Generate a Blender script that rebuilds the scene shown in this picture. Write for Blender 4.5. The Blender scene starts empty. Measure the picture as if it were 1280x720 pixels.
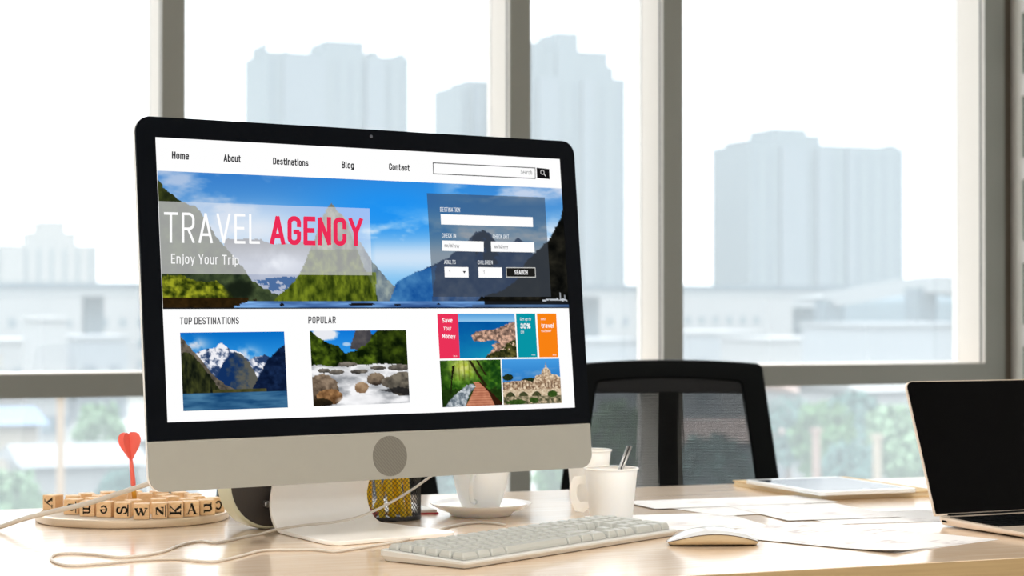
import bpy, bmesh, math, random
import numpy as np
from mathutils import Vector, Matrix
random.seed(7)
C = bpy.context.scene.collection
PI = math.pi
# ------------------------------------------------------------------ camera model (pixels of the 1280x720 frame)
F = 2576.5
PITCH = 0.0093
PSI = math.radians(21.6)
DESK = 0.74
CAMZ = DESK + 0.291
CP, SP, CY, SY = math.cos(PITCH), math.sin(PITCH), math.cos(PSI), math.sin(PSI)
def cam2world(x, y):
    return x * CY + y * SY, -x * SY + y * CY
def ray(px, py):
    a = (px - 640) / F; b = -(py - 360) / F
    y = CP - b * SP; z = SP + b * CP
    X, Y = cam2world(a, y)
    return Vector((X, Y, z))
CAM = Vector((0, 0, CAMZ))
def desk(px, py, h=0.0):
    r = ray(px, py); t = (DESK + h - CAMZ) / r.z
    return CAM + r * t
def at_y(px, py, Y):
    r = ray(px, py); return CAM + r * (Y / r.y)
def at_d(px, py, d):            # d = distance along the camera axis (horizontal)
    r = ray(px, py); fx = r.x * SY + r.y * CY
    return CAM + r * (d / fx)
def ang(cam_deg):
    return math.radians(cam_deg) - PSI
# ------------------------------------------------------------------ materials
def lin(c):
    c = c / 255.0
    return c / 12.92 if c <= 0.04045 else ((c + 0.055) / 1.055) ** 2.4
def rgb(r, g, b): return (lin(r), lin(g), lin(b), 1.0)
MATS = {}
def mat(name, col, rough=0.5, metal=0.0, spec=0.5, coat=0.0, noise=None, trans=0.0, sub=0.0):
    if name in MATS: return MATS[name]
    m = bpy.data.materials.new(name); m.use_nodes = True
    nt = m.node_tree; p = nt.nodes['Principled BSDF']
    p.inputs['Base Color'].default_value = col
    p.inputs['Roughness'].default_value = rough
    p.inputs['Metallic'].default_value = metal
    p.inputs['Specular IOR Level'].default_value = spec
    p.inputs['Coat Weight'].default_value = coat
    if sub:
        p.inputs['Subsurface Weight'].default_value = sub; p.inputs['Subsurface Radius'].default_value = (1.0, .8, .6); p.inputs['Subsurface Scale'].default_value = .012
    if noise:
        sc, amt, stretch = noise
        tc = nt.nodes.new('ShaderNodeTexCoord'); mp = nt.nodes.new('ShaderNodeMapping')
        mp.inputs['Scale'].default_value = stretch
        n = nt.nodes.new('ShaderNodeTexNoise'); n.inputs['Scale'].default_value = sc; n.inputs['Detail'].default_value = 5
        mx = nt.nodes.new('ShaderNodeMix'); mx.data_type = 'RGBA'
        mx.inputs[6].default_value = tuple(max(0, x * (1 - amt)) for x in col[:3]) + (1,)
        mx.inputs[7].default_value = tuple(min(1, x * (1 + amt)) for x in col[:3]) + (1,)
        nt.links.new(tc.outputs['Object'], mp.inputs[0]); nt.links.new(mp.outputs[0], n.inputs['Vector'])
        nt.links.new(n.outputs[0], mx.inputs[0]); nt.links.new(mx.outputs[2], p.inputs['Base Color'])
    MATS[name] = m
    return m
def emat(name, col, strength=1.0):
    if name in MATS: return MATS[name]
    m = bpy.data.materials.new(name); m.use_nodes = True
    nt = m.node_tree; nt.nodes.clear()
    e = nt.nodes.new('ShaderNodeEmission'); o = nt.nodes.new('ShaderNodeOutputMaterial')
    e.inputs[0].default_value = col; e.inputs[1].default_value = strength
    nt.links.new(e.outputs[0], o.inputs[0]); MATS[name] = m
    return m
def picture_mat():
    m = bpy.data.materials.new('screen_picture'); m.use_nodes = True
    nt = m.node_tree; nt.nodes.clear()
    e = nt.nodes.new('ShaderNodeEmission'); o = nt.nodes.new('ShaderNodeOutputMaterial')
    a = nt.nodes.new('ShaderNodeVertexColor'); a.layer_name = 'Col'
    nt.links.new(a.outputs[0], e.inputs[0]); nt.links.new(e.outputs[0], o.inputs[0])
    return m
def overlay_mat(name, col, alpha):
    m = bpy.data.materials.new(name); m.use_nodes = True
    nt = m.node_tree; nt.nodes.clear()
    e = nt.nodes.new('ShaderNodeEmission'); o = nt.nodes.new('ShaderNodeOutputMaterial')
    t = nt.nodes.new('ShaderNodeBsdfTransparent'); mx = nt.nodes.new('ShaderNodeMixShader')
    e.inputs[0].default_value = col; mx.inputs[0].default_value = alpha
    nt.links.new(t.outputs[0], mx.inputs[1]); nt.links.new(e.outputs[0], mx.inputs[2]); nt.links.new(mx.outputs[0], o.inputs[0])
    return m
# ------------------------------------------------------------------ mesh builder
class MB:
    def __init__(s): s.v = []; s.f = []; s.mi = []
    def add(s, vs, fs, mi=0):
        b = len(s.v); s.v += [tuple(x) for x in vs]
        s.f += [tuple(i + b for i in f) for f in fs]; s.mi += [mi] * len(fs)
        return s
    def box(s, x0, x1, y0, y1, z0, z1, mi=0, M=None):
        vs = [Vector(p) for p in ((x0,y0,z0),(x1,y0,z0),(x1,y1,z0),(x0,y1,z0),(x0,y0,z1),(x1,y0,z1),(x1,y1,z1),(x0,y1,z1))]
        if M is not None: vs = [M @ p for p in vs]
        return s.add(vs, [(0,3,2,1),(4,5,6,7),(0,1,5,4),(1,2,6,5),(2,3,7,6),(3,0,4,7)], mi)
    def prism(s, pts, a, b, fn=None, mi=0):      # pts 2D loop (ccw), extruded from a to b along third axis; fn maps (x,y,w)->Vector
        fn = fn or (lambda x, y, w: (x, y, w))
        n = len(pts)
        vs = [fn(x, y, a) for x, y in pts] + [fn(x, y, b) for x, y in pts]
        fs = [tuple(range(n - 1, -1, -1)), tuple(range(n, 2 * n))]
        fs += [(i, (i + 1) % n, n + (i + 1) % n, n + i) for i in range(n)]
        return s.add(vs, fs, mi)
    def lathe(s, prof, n=48, c=(0,0,0), mi=0, M=None):
        vs = []; fs = []
        for r, z in prof:
            for k in range(n):
                t = 2 * PI * k / n
                p = Vector((c[0] + r * math.cos(t), c[1] + r * math.sin(t), c[2] + z))
                vs.append(M @ p if M is not None else p)
        for i in range(len(prof) - 1):
            for k in range(n):
                k2 = (k + 1) % n
                fs.append((i*n+k, i*n+k2, (i+1)*n+k2, (i+1)*n+k))
        return s.add(vs, fs, mi)
    def tube(s, path, r, n=10, mi=0, cap=True):
        path = [Vector(p) for p in path]; m = len(path)
        rs = r if isinstance(r, (list, tuple)) else [r] * m
        vs = []; fs = []; up = None
        for i, p in enumerate(path):
            t = (path[min(i+1, m-1)] - path[max(i-1, 0)])
            t = t.normalized() if t.length > 1e-9 else Vector((0,0,1))
            if up is None:
                up = Vector((0,0,1)) if abs(t.z) < .9 else Vector((1,0,0))
            a = t.cross(up).normalized(); b = a.cross(t).normalized(); up = b
            for k in range(n):
                q = 2 * PI * k / n
                vs.append(p + (a * math.cos(q) + b * math.sin(q)) * rs[i])
        for i in range(m - 1):
            for k in range(n):
                k2 = (k + 1) % n
                fs.append((i*n+k, i*n+k2, (i+1)*n+k2, (i+1)*n+k))
        if cap:
            fs.append(tuple(range(n - 1, -1, -1))); fs.append(tuple((m-1)*n + k for k in range(n)))
        return s.add(vs, fs, mi)
    def grid(s, fn, nu, nv, mi=0, flip=False):
        vs = [fn(i / nu, j / nv) for j in range(nv + 1) for i in range(nu + 1)]
        w = nu + 1; fs = []
        for j in range(nv):
            for i in range(nu):
                q = (j*w+i, j*w+i+1, (j+1)*w+i+1, (j+1)*w+i)
                fs.append(q[::-1] if flip else q)
        return s.add(vs, fs, mi)
    def sphere(s, c, r, n=12, mi=0, sz=1.0):
        prof = [(r * math.sin(PI * i / n) + 1e-6, -r * sz * math.cos(PI * i / n)) for i in range(n + 1)]
        return s.lathe(prof, n * 2, c, mi)
    def build(s, name, m, parent=None, smooth=False, bevel=0, seg=2, loc=None, fix=True):
        me = bpy.data.meshes.new(name); me.from_pydata(s.v, [], s.f)
        ms = m if isinstance(m, (list, tuple)) else [m]
        for k in ms: me.materials.append(k)
        if len(ms) > 1: me.polygons.foreach_set('material_index', s.mi)
        if fix:
            bm = bmesh.new(); bm.from_mesh(me); bmesh.ops.recalc_face_normals(bm, faces=bm.faces); bm.to_mesh(me); bm.free()
        if smooth: me.polygons.foreach_set('use_smooth', [True] * len(me.polygons))
        me.update()
        o = bpy.data.objects.new(name, me); C.objects.link(o)
        if parent is not None: o.parent = parent
        if loc is not None: o.location = loc
        if bevel:
            b = o.modifiers.new('b', 'BEVEL'); b.width = bevel; b.segments = seg; b.limit_method = 'ANGLE'; b.angle_limit = math.radians(40)
            if smooth is None: pass
        if smooth == 'auto' or bevel:
            me.polygons.foreach_set('use_smooth', [True] * len(me.polygons))
            w = o.modifiers.new('w', 'WEIGHTED_NORMAL'); w.keep_sharp = True
        return o
def thing(name, label, cat, loc=(0,0,0), rotz=0.0, group=None, kind=None):
    o = bpy.data.objects.new(name, None); C.objects.link(o)
    o.empty_display_size = .05
    o.location = loc; o.rotation_euler = (0, 0, rotz)
    if label: o['label'] = label
    if cat: o['category'] = cat
    if group: o['group'] = group
    if kind: o['kind'] = kind
    return o
def tag(o, label=None, cat=None, group=None, kind=None):
    if label: o['label'] = label
    if cat: o['category'] = cat
    if group: o['group'] = group
    if kind: o['kind'] = kind
    return o
def spline(pts, per=10):        # Catmull-Rom through 3D points
    P = [Vector(p) for p in pts]; P = [P[0] * 2 - P[1]] + P + [P[-1] * 2 - P[-2]]
    out = []
    for i in range(1, len(P) - 2):
        p0, p1, p2, p3 = P[i-1:i+3]
        for k in range(per):
            t = k / per
            out.append(.5 * ((2*p1) + (p2-p0)*t + (2*p0-5*p1+4*p2-p3)*t*t + (3*p1-p0-3*p2+p3)*t**3))
    out.append(P[-2]); return out
def rrect(x0, x1, y0, y1, r, n=6):
    """rounded rectangle; r = radius or (bl, br, tr, tl)"""
    if not isinstance(r, (list, tuple)): r = (r,) * 4
    out = []
    for (cx, cy, a0, q) in ((x0, y0, PI, r[0]), (x1, y0, 1.5*PI, r[1]), (x1, y1, 0, r[2]), (x0, y1, .5*PI, r[3])):
        if q <= 0: out.append((cx, cy)); continue
        ccx = x0 + q if cx == x0 else x1 - q; ccy = y0 + q if cy == y0 else y1 - q
        for k in range(n + 1):
            a = a0 + .5 * PI * k / n
            out.append((ccx + q * math.cos(a), ccy + q * math.sin(a)))
    return out
# ------------------------------------------------------------------ palette
M_wood = None
GLASS_VEIL = .10  # translucent share of the panes, standing in for the outdoor haze
SKY = 1.9
LAMP = 40
ZEN = 3.6
OUT = .30
def wood_mat(name, c1, c2, rough, spec, stretch, coat=0.0):
    m = bpy.data.materials.new(name); m.use_nodes = True
    nt = m.node_tree; p = nt.nodes['Principled BSDF']
    tc = nt.nodes.new('ShaderNodeTexCoord'); mp = nt.nodes.new('ShaderNodeMapping'); mp.inputs['Scale'].default_value = stretch
    n = nt.nodes.new('ShaderNodeTexNoise'); n.inputs['Scale'].default_value = 6; n.inputs['Detail'].default_value = 6; n.inputs['Distortion'].default_value = .6
    rp = nt.nodes.new('ShaderNodeValToRGB')
    rp.color_ramp.elements[0].position = .3; rp.color_ramp.elements[1].position = .7
    rp.color_ramp.elements[0].color = c1; rp.color_ramp.elements[1].color = c2
    nt.links.new(tc.outputs['Object'], mp.inputs[0]); nt.links.new(mp.outputs[0], n.inputs['Vector'])
    nt.links.new(n.outputs[0], rp.inputs[0]); nt.links.new(rp.outputs[0], p.inputs['Base Color'])
    p.inputs['Roughness'].default_value = rough; p.inputs['Specular IOR Level'].default_value = spec
    p.inputs['Coat Weight'].default_value = coat; p.inputs['Coat Roughness'].default_value = .12
    return m
def glass_mat():
    m = bpy.data.materials.new('haze_window_glass'); m.use_nodes = True
    nt = m.node_tree; nt.nodes.clear(); o = nt.nodes.new('ShaderNodeOutputMaterial')
    t = nt.nodes.new('ShaderNodeBsdfTransparent'); tr = nt.nodes.new('ShaderNodeBsdfTranslucent')
    g = nt.nodes.new('ShaderNodeBsdfGlossy'); g.inputs['Roughness'].default_value = 0.02
    t.inputs[0].default_value = (.97, .978, .975, 1); tr.inputs[0].default_value = (.88, .95, 1.0, 1)
    m1 = nt.nodes.new('ShaderNodeMixShader'); m1.inputs[0].default_value = GLASS_VEIL
    m2 = nt.nodes.new('ShaderNodeMixShader'); m2.inputs[0].default_value = .04
    nt.links.new(t.outputs[0], m1.inputs[1]); nt.links.new(tr.outputs[0], m1.inputs[2])
    nt.links.new(m1.outputs[0], m2.inputs[1]); nt.links.new(g.outputs[0], m2.inputs[2]); nt.links.new(m2.outputs[0], o.inputs[0])
    return m

M = dict(
    desk=wood_mat('maple_laminate', rgb(224,196,167), rgb(238,216,191), .24, .8, (1.2, 14, 14), .6),
    edge=wood_mat('maple_edge_band', rgb(170,144,104), rgb(184,158,116), .45, .4, (1.2, 14, 30)),
    block=wood_mat('beech_block', rgb(232,190,142), rgb(246,210,166), .55, .3, (30, 80, 80)),
    ink=mat('black_ink', rgb(28,24,22), .7, spec=.2),
    bezel=mat('black_glass_bezel', rgb(6,9,15), .2, spec=.05),
    alu=mat('satin_aluminium', rgb(163,162,155), .42, metal=.45, noise=(60, .02, (1,1,1))),
    alu_light=mat('light_aluminium', rgb(250,248,245), .34, metal=.15),
    badge=mat('grey_badge', rgb(116,114,106), .6),
    badge_line=mat('grey_badge_line', rgb(106,104,97), .6),
    frame=mat('grey_window_paint', rgb(134,135,130), .45, spec=.3),
    frame_light=mat('daylit_frame_cream', rgb(206,200,193), .6, spec=.2),  # daylight on mullion sides and transom tops is put into this paler cream
    gasket=mat('dark_rubber_gasket', rgb(38,44,46), .6),
    glass=glass_mat(),
    wall=mat('white_wall_paint', rgb(250,250,248), .8, spec=.2),
    floor=mat('grey_carpet_tile', rgb(120,116,110), .9, spec=.1, noise=(90, .15, (1,1,1))),
    ceil=mat('white_ceiling_board', rgb(236,234,228), .9, spec=.1),
    black=mat('black_plastic', rgb(9,12,14), .5, spec=.06),
    mesh=mat('black_mesh_fabric', rgb(24,25,26), .75, spec=.2),
    fabric=mat('charcoal_fabric', rgb(40,41,43), .9, spec=.1, noise=(300, .2, (1,1,1))),
    chrome=mat('chrome', rgb(205,205,205), .12, metal=1.0),
    steel=mat('brushed_steel', rgb(170,170,170), .3, metal=1.0),
    cup=mat('white_paper', rgb(250,245,238), .6, spec=.25, sub=.7),
    china=mat('white_china', rgb(254,252,249), .25, spec=.5, sub=.6),
    paper=mat('white_sheet_paper', rgb(244,243,242), .75, spec=.15),
    key=mat('pale_grey_keycap', rgb(182,185,182), .42, spec=.45),
    kbase=mat('white_keyboard_plastic', rgb(208,209,207), .38, spec=.4),
    cable=mat('ivory_cable_sheath', rgb(210,203,194), .45, spec=.35),
    mshell=mat('glossy_white_plastic', rgb(216,219,223), .14, spec=.5),
    red=mat('red_plastic', rgb(255,116,104), .35, spec=.4),
    gold=mat('brass', rgb(224,168,70), .3, metal=.9),
    yellow=mat('yellow_lacquer', rgb(250,208,20), .35, spec=.4),
    pwood=mat('pencil_cedar', rgb(206,160,110), .7),
    pink=mat('pink_eraser', rgb(214,120,120), .8),
    wire=mat('dark_wire', rgb(48,47,48), .4, metal=.5),
    clockbody=mat('pale_green_enamel', rgb(214,216,194), .35, spec=.4),
    clockback=mat('dark_grey_plastic', rgb(66,61,58), .55, spec=.3),
    screen_dark=mat('black_glossy_display', rgb(4,4,5), .12, spec=.04),
    tablet_screen=mat('dark_tablet_display', rgb(60,76,98), .08, spec=.16),
    nb=mat('kraft_notebook_cover', rgb(216,186,136), .7),
    nbpages=mat('cream_pages', rgb(238,222,190), .8),
    redcover=mat('red_notebook_cover', rgb(206,54,70), .6),
    laptop=mat('champagne_aluminium', rgb(228,212,196), .35, metal=.4),
    slot=mat('dark_green_glass', rgb(90,112,106), .2),
)
# ================================================================== DESKTOP COMPUTER
TILT = 0.0941
YAW = ang(math.degrees(0.6297))
ox, oy = cam2world(-.1791, 2.6049)
pc = thing('desktop_computer', 'large all-in-one desktop computer showing a travel website, standing at the desk centre', 'computer', (ox, oy, DESK), YAW)
TOPZ = .2247 + .291
PH = .441; PW = .650; CHIN = .0592
ct, st = math.cos(TILT), math.sin(TILT)
def panel(u, v, w):        # u right, v down from the top edge, w behind the face; local to pc
    return Vector((u, -v * st + w * ct, TOPZ - v * ct - w * st))
Rz = Matrix.Rotation(YAW, 3, 'Z'); PO = Vector((ox, oy, DESK))
PN = Rz @ Vector((0, ct, -st)); P0 = PO + Rz @ panel(0, 0, 0)
PU = Rz @ Vector((1, 0, 0)); PV = Rz @ Vector((0, -st, -ct))
def S(px, py):             # point of the panel face seen at a pixel -> (u, v)
    r = ray(px, py); t = (P0 - CAM).dot(PN) / r.dot(PN)
    q = CAM + r * t - P0
    return Vector((q.dot(PU), q.dot(PV)))
pf = lambda x, y, w: panel(x, y, w)
hw = PW / 2
SPLIT = PH - CHIN
# black glass face with rounded top corners (v grows downwards)
mb = MB(); mb.prism(rrect(-hw, hw, 0, SPLIT, (.019, .019, 0, 0), 8), 0, .003, pf)
mb.build('bezel', M['bezel'], pc)
mb = MB(); mb.prism(rrect(-hw, hw, SPLIT + .0004, PH, (0, 0, .019, .019), 8), 0, .003, pf)
chin = mb.build('chin', M['alu'], pc); chin['label'] = 'satin aluminium chin below the screen'
# badge on the chin
bc = S(487.5, 570); br = .0252
mb = MB(); mb.prism([(bc.x + br * math.cos(2*PI*k/48), bc.y + br * math.sin(2*PI*k/48)) for k in range(48)], -.0005, .0002, pf)
badge = mb.build('badge', M['badge'], chin); badge['label'] = 'round grey badge with diagonal lines'
mb = MB()
for k in range(-7, 8):
    o_ = k * .0032; L = math.sqrt(max(br * br * .94 - o_ * o_, 0)); d = Vector((.66, .75)); n = Vector((-.75, .66)); c_ = bc + n * o_
    a, b = c_ - d * L, c_ + d * L; h = n * .0007
    mb.prism([tuple(a - h), tuple(b - h), tuple(b + h), tuple(a + h)], -.0007, -.0004, pf)
mb.build('badge_line', M['badge_line'], chin)
# aluminium shell: thin rim swelling to the middle of the back
mb = MB(); loops = []
prof = [(0, .003), (.0, .0075), (.012, .010), (.05, .017), (.11, .030), (.17, .040), (.205, .044)]
vs = []; fs = []; N = None
for ins, w in prof:
    lp = rrect(-hw + ins, hw - ins, ins, PH - ins, max(.019 - ins * .02, .004), 8); N = len(lp)
    vs += [panel(x, y, w) for x, y in lp]
for i in range(len(prof) - 1):
    for k in range(N):
        k2 = (k + 1) % N; fs.append((i*N+k, i*N+k2, (i+1)*N+k2, (i+1)*N+k))
fs.append(tuple(range((len(prof)-1)*N, len(prof)*N)))
mb.add(vs, fs); mb.build('rear_shell', M['alu_light'], pc, smooth=True)
# webcam dot
wc = S(463.8, 170.5)
mb = MB(); mb.prism([(wc.x + .0022*math.cos(2*PI*k/20), wc.y + .0022*math.sin(2*PI*k/20)) for k in range(20)], -.0003, .001, pf)
mb.build('webcam', mat('webcam_lens', rgb(74, 78, 88), .2), pc)
# stand: one bent sheet, foot -> bend -> neck
path = [(-.055, .003, .078), (-.0535, .003, .084), (-.050, .003, .088), (-.044, .003, .0915), (-.034, .003, .0935), (.0, .003, .090), (.05, .003, .0835), (.09, .003, .0785)]
for k in range(0, 9):
    a = -.5 * PI + k / 8 * (.5 * PI + .16); path.append((.100 + .036 * math.cos(a), .039 + .036 * math.sin(a), .0775 - .0045 * k / 8))
y0_, z0_ = path[-1][:2]
for k in range(1, 7): path.append((y0_ - .012 * k, z0_ + .0345 * k, .073))
vs = []; fs = []
T = .0055
for i, (y, z, h) in enumerate(path):
    a = Vector(path[max(i-1, 0)][:2]); b = Vector(path[min(i+1, len(path)-1)][:2]); t = (b - a).normalized(); n = Vector((-t.y, t.x))
    cx = .006
    for sx in (-1, 1):
        for sn in (0, 1):
            q = Vector((y, z)) + n * (T / 2 if sn else -T / 2)
            vs.append((cx + sx * h, q.x, q.y))
m_ = len(path)
for i in range(m_ - 1):
    a = i * 4; b = a + 4
    fs += [(a, b, b+1, a+1), (a+2, a+3, b+3, b+2), (a+1, b+1, b+3, a+3), (a, a+2, b+2, b)]
fs += [(0, 1, 3, 2), ((m_-1)*4, (m_-1)*4+2, (m_-1)*4+3, (m_-1)*4+1)]
mb = MB(); mb.add(vs, fs)
o = mb.build('stand', M['alu_light'], pc, bevel=.0012)
o['label'] = 'bent aluminium stand with flat foot'
# ------------------------------------------------------------------ the lit display
WHITE = emat('screen_white', (1, 1, 1, 1), 1.0)
scr = MB()
q = [S(194.2, 171.4), S(699.4, 198.9), S(718.4, 509.4), S(209.4, 528)]
scr.prism([(p.x, p.y) for p in q], -.0003, .001, pf)
screen = scr.build('screen', WHITE, pc); screen['label'] = 'lit display showing a travel website'
def quad(name, pts, m, lay, hole=None):
    mb = MB(); ps = [S(*p) for p in pts]; w = -.0003 - lay * .00012
    mb.add([panel(p.x, p.y, w) for p in ps], [tuple(range(len(ps)))])
    return mb.build(name, m, screen, fix=False)
def outline(name, pts, m, lay, t):
    mb = MB(); ps = [S(*p) for p in pts]; w = -.0003 - lay * .00012; n = len(ps)
    for i in range(n):
        a, b = ps[i], ps[(i+1) % n]; d = (b - a).normalized() * (t / 2); nn = Vector((-d.y, d.x)); 
        mb.add([panel(*(p), w) for p in (tuple(a - d - nn), tuple(b + d - nn), tuple(b + d + nn), tuple(a - d + nn))], [(0, 1, 2, 3)])
    return mb.build(name, m, screen, fix=False)
# condensed stroke lettering: every glyph is a set of centre lines in a cell of cap height 1
def _arc(cx, cy, rx, ry, a0, a1, n=8): return [(cx + rx * math.cos(math.radians(a0 + (a1 - a0) * k / n)), cy + ry * math.sin(math.radians(a0 + (a1 - a0) * k / n))) for k in range(n + 1)]
def _loop(x0, y0, x1, y1, r): 
    p = _arc(x1-r, y1-r, r, r, 0, 90) + _arc(x0+r, y1-r, r, r, 90, 180) + _arc(x0+r, y0+r, r, r, 180, 270) + _arc(x1-r, y0+r, r, r, 270, 360)
    return p + [p[0]]
def _bowl(x0, y0, x1, y1, r): return [(x0, y1)] + _arc(x1-r, y1-r, r, r, 90, 0) + _arc(x1-r, y0+r, r, r, 0, -90) + [(x0, y0)]
def _open(w, h, r, a, b): return [(w, a)] + _arc(w-r, h-r, r, r, 0, 90) + _arc(r, h-r, r, r, 90, 180) + _arc(r, r, r, r, 180, 270) + _arc(w-r, r, r, r, 270, 360) + [(w, b)]
def _s(w, h): return _arc(w/2, h*.745, w/2, h*.255, 30, 235) + _arc(w/2, h*.245, w/2, h*.245, 60, -150)
W_, X_, R_ = .40, .72, .19
def _arch(x0, x1, h, r=.17): return [(x0, h-r)] + _arc(x0+r, h-r, r, r, 180, 90) + _arc(x1-r, h-r, r, r, 90, 0) + [(x1, 0)]
GL = {
 ' ': (.16, []), 'A': (.46, [[(0,0),(.23,1),(.46,0)], [(.08,.26),(.38,.26)]]), 'B': (W_, [[(0,0),(0,1)], _bowl(0,.52,W_-.02,1,R_), _bowl(0,0,W_,.52,R_)]),
 'C': (W_, [_open(W_, 1, R_, .70, .30)]), 'D': (W_, [[(0,0),(0,1)], _bowl(0,0,W_,1,R_)]), 'E': (.34, [[(.34,1),(0,1),(0,0),(.34,0)], [(0,.52),(.30,.52)]]),
 'F': (.34, [[(.34,1),(0,1),(0,0)], [(0,.5),(.3,.5)]]), 'G': (W_, [_open(W_, 1, R_, .74, .44) + [(.25,.44)]]), 'H': (W_, [[(0,0),(0,1)], [(W_,0),(W_,1)], [(0,.52),(W_,.52)]]),
 'I': (0, [[(0,0),(0,1)]]), 'K': (W_, [[(0,0),(0,1)], [(W_,1),(0,.40)], [(.13,.56),(W_,0)]]), 'L': (.34, [[(0,1),(0,0),(.34,0)]]), 'M': (.54, [[(0,0),(0,1),(.27,.35),(.54,1),(.54,0)]]),
 'N': (W_, [[(0,0),(0,1),(W_,0),(W_,1)]]), 'O': (W_, [_loop(0,0,W_,1,R_)]), 'P': (W_, [[(0,0),(0,1)], _bowl(0,.44,W_,1,R_)]), 'R': (W_, [[(0,0),(0,1)], _bowl(0,.46,W_,1,R_), [(.2,.46),(W_,0)]]),
 'S': (W_, [_s(W_, 1)]), 'T': (.44, [[(0,1),(.44,1)], [(.22,1),(.22,0)]]), 'U': (W_, [[(0,1),(0,R_)] + _arc(R_,R_,R_,R_,180,270) + _arc(W_-R_,R_,R_,R_,270,360) + [(W_,1)]]),
 'V': (.46, [[(0,1),(.23,0),(.46,1)]]), 'Y': (.44, [[(0,1),(.22,.44),(.44,1)], [(.22,.44),(.22,0)]]),
 'a': (.36, [[(.36,0),(.36,X_-.17)] + _arc(.19,X_-.17,.17,.17,0,90) + [(.04,X_-.03)], _loop(0,0,.36,.42,.16)]), 'b': (.36, [[(0,0),(0,1)], _loop(0,0,.36,X_,.17)]), 'c': (.36, [_open(.36, X_, .17, .50, .22)]),
 'd': (.36, [[(.36,0),(.36,1)], _loop(0,0,.36,X_,.17)]), 'e': (.36, [[(0,.37),(.36,.37),(.36,X_-.17)] + _arc(.19,X_-.17,.17,.17,0,90) + _arc(.17,X_-.17,.17,.17,90,180) + _arc(.17,.17,.17,.17,180,270) + [(.33,.03)]]),
 'f': (.24, [[(.08,0),(.08,.84)] + _arc(.22,.86,.14,.14,180,90), [(0,.68),(.24,.68)]]), 'g': (.36, [_loop(0,0,.36,X_,.17), [(.36,X_),(.36,-.06)] + _arc(.2,-.06,.16,.16,0,-90) + [(.04,-.22)]]),
 'h': (.36, [[(0,0),(0,1)], _arch(0,.36,X_)]), 'i': (0, [[(0,0),(0,X_)], [(0,.90),(0,1.0)]]), 'j': (.08, [[(.08,X_),(.08,-.08),(0,-.20)], [(.08,.90),(.08,1.0)]]), 'l': (.08, [[(0,1),(0,.08),(.08,0)]]),
 'm': (.60, [[(0,0),(0,X_)], _arch(0,.30,X_,.14), _arch(.30,.60,X_,.14)]), 'n': (.36, [[(0,0),(0,X_)], _arch(0,.36,X_)]), 'o': (.36, [_loop(0,0,.36,X_,.17)]), 'p': (.36, [[(0,-.24),(0,X_)], _loop(0,0,.36,X_,.17)]),
 'r': (.24, [[(0,0),(0,X_)], [(0,X_-.15)] + _arc(.15,X_-.15,.15,.15,180,90) + [(.24,X_)]]), 's': (.34, [_s(.34, X_)]), 't': (.24, [[(.08,.94),(.08,.10),(.14,0),(.24,0)], [(0,.69),(.24,.69)]]),
 'u': (.36, [[(0,X_),(0,.17)] + _arc(.17,.17,.17,.17,180,270) + _arc(.19,.17,.17,.17,270,360), [(.36,X_),(.36,0)]]), 'v': (.38, [[(0,X_),(.19,0),(.38,X_)]]), 'w': (.56, [[(0,X_),(.14,0),(.28,.6),(.42,0),(.56,X_)]]),
 'y': (.38, [[(0,X_),(.19,.02)], [(.38,X_),(.13,-.22)]]), '1': (.18, [[(0,.80),(.18,1),(.18,0)]]), '3': (W_, [_arc(.2,.75,.18,.25,160,-90), _arc(.2,.25,.20,.25,90,-160)]), '0': (W_, [_loop(0,0,W_,1,R_)]),
 '%': (.62, [_loop(0,.55,.24,1,.12), _loop(.38,0,.62,.45,.12), [(.10,0),(.52,1)]]), '/': (.30, [[(0,-.1),(.30,1.05)]])}
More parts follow.
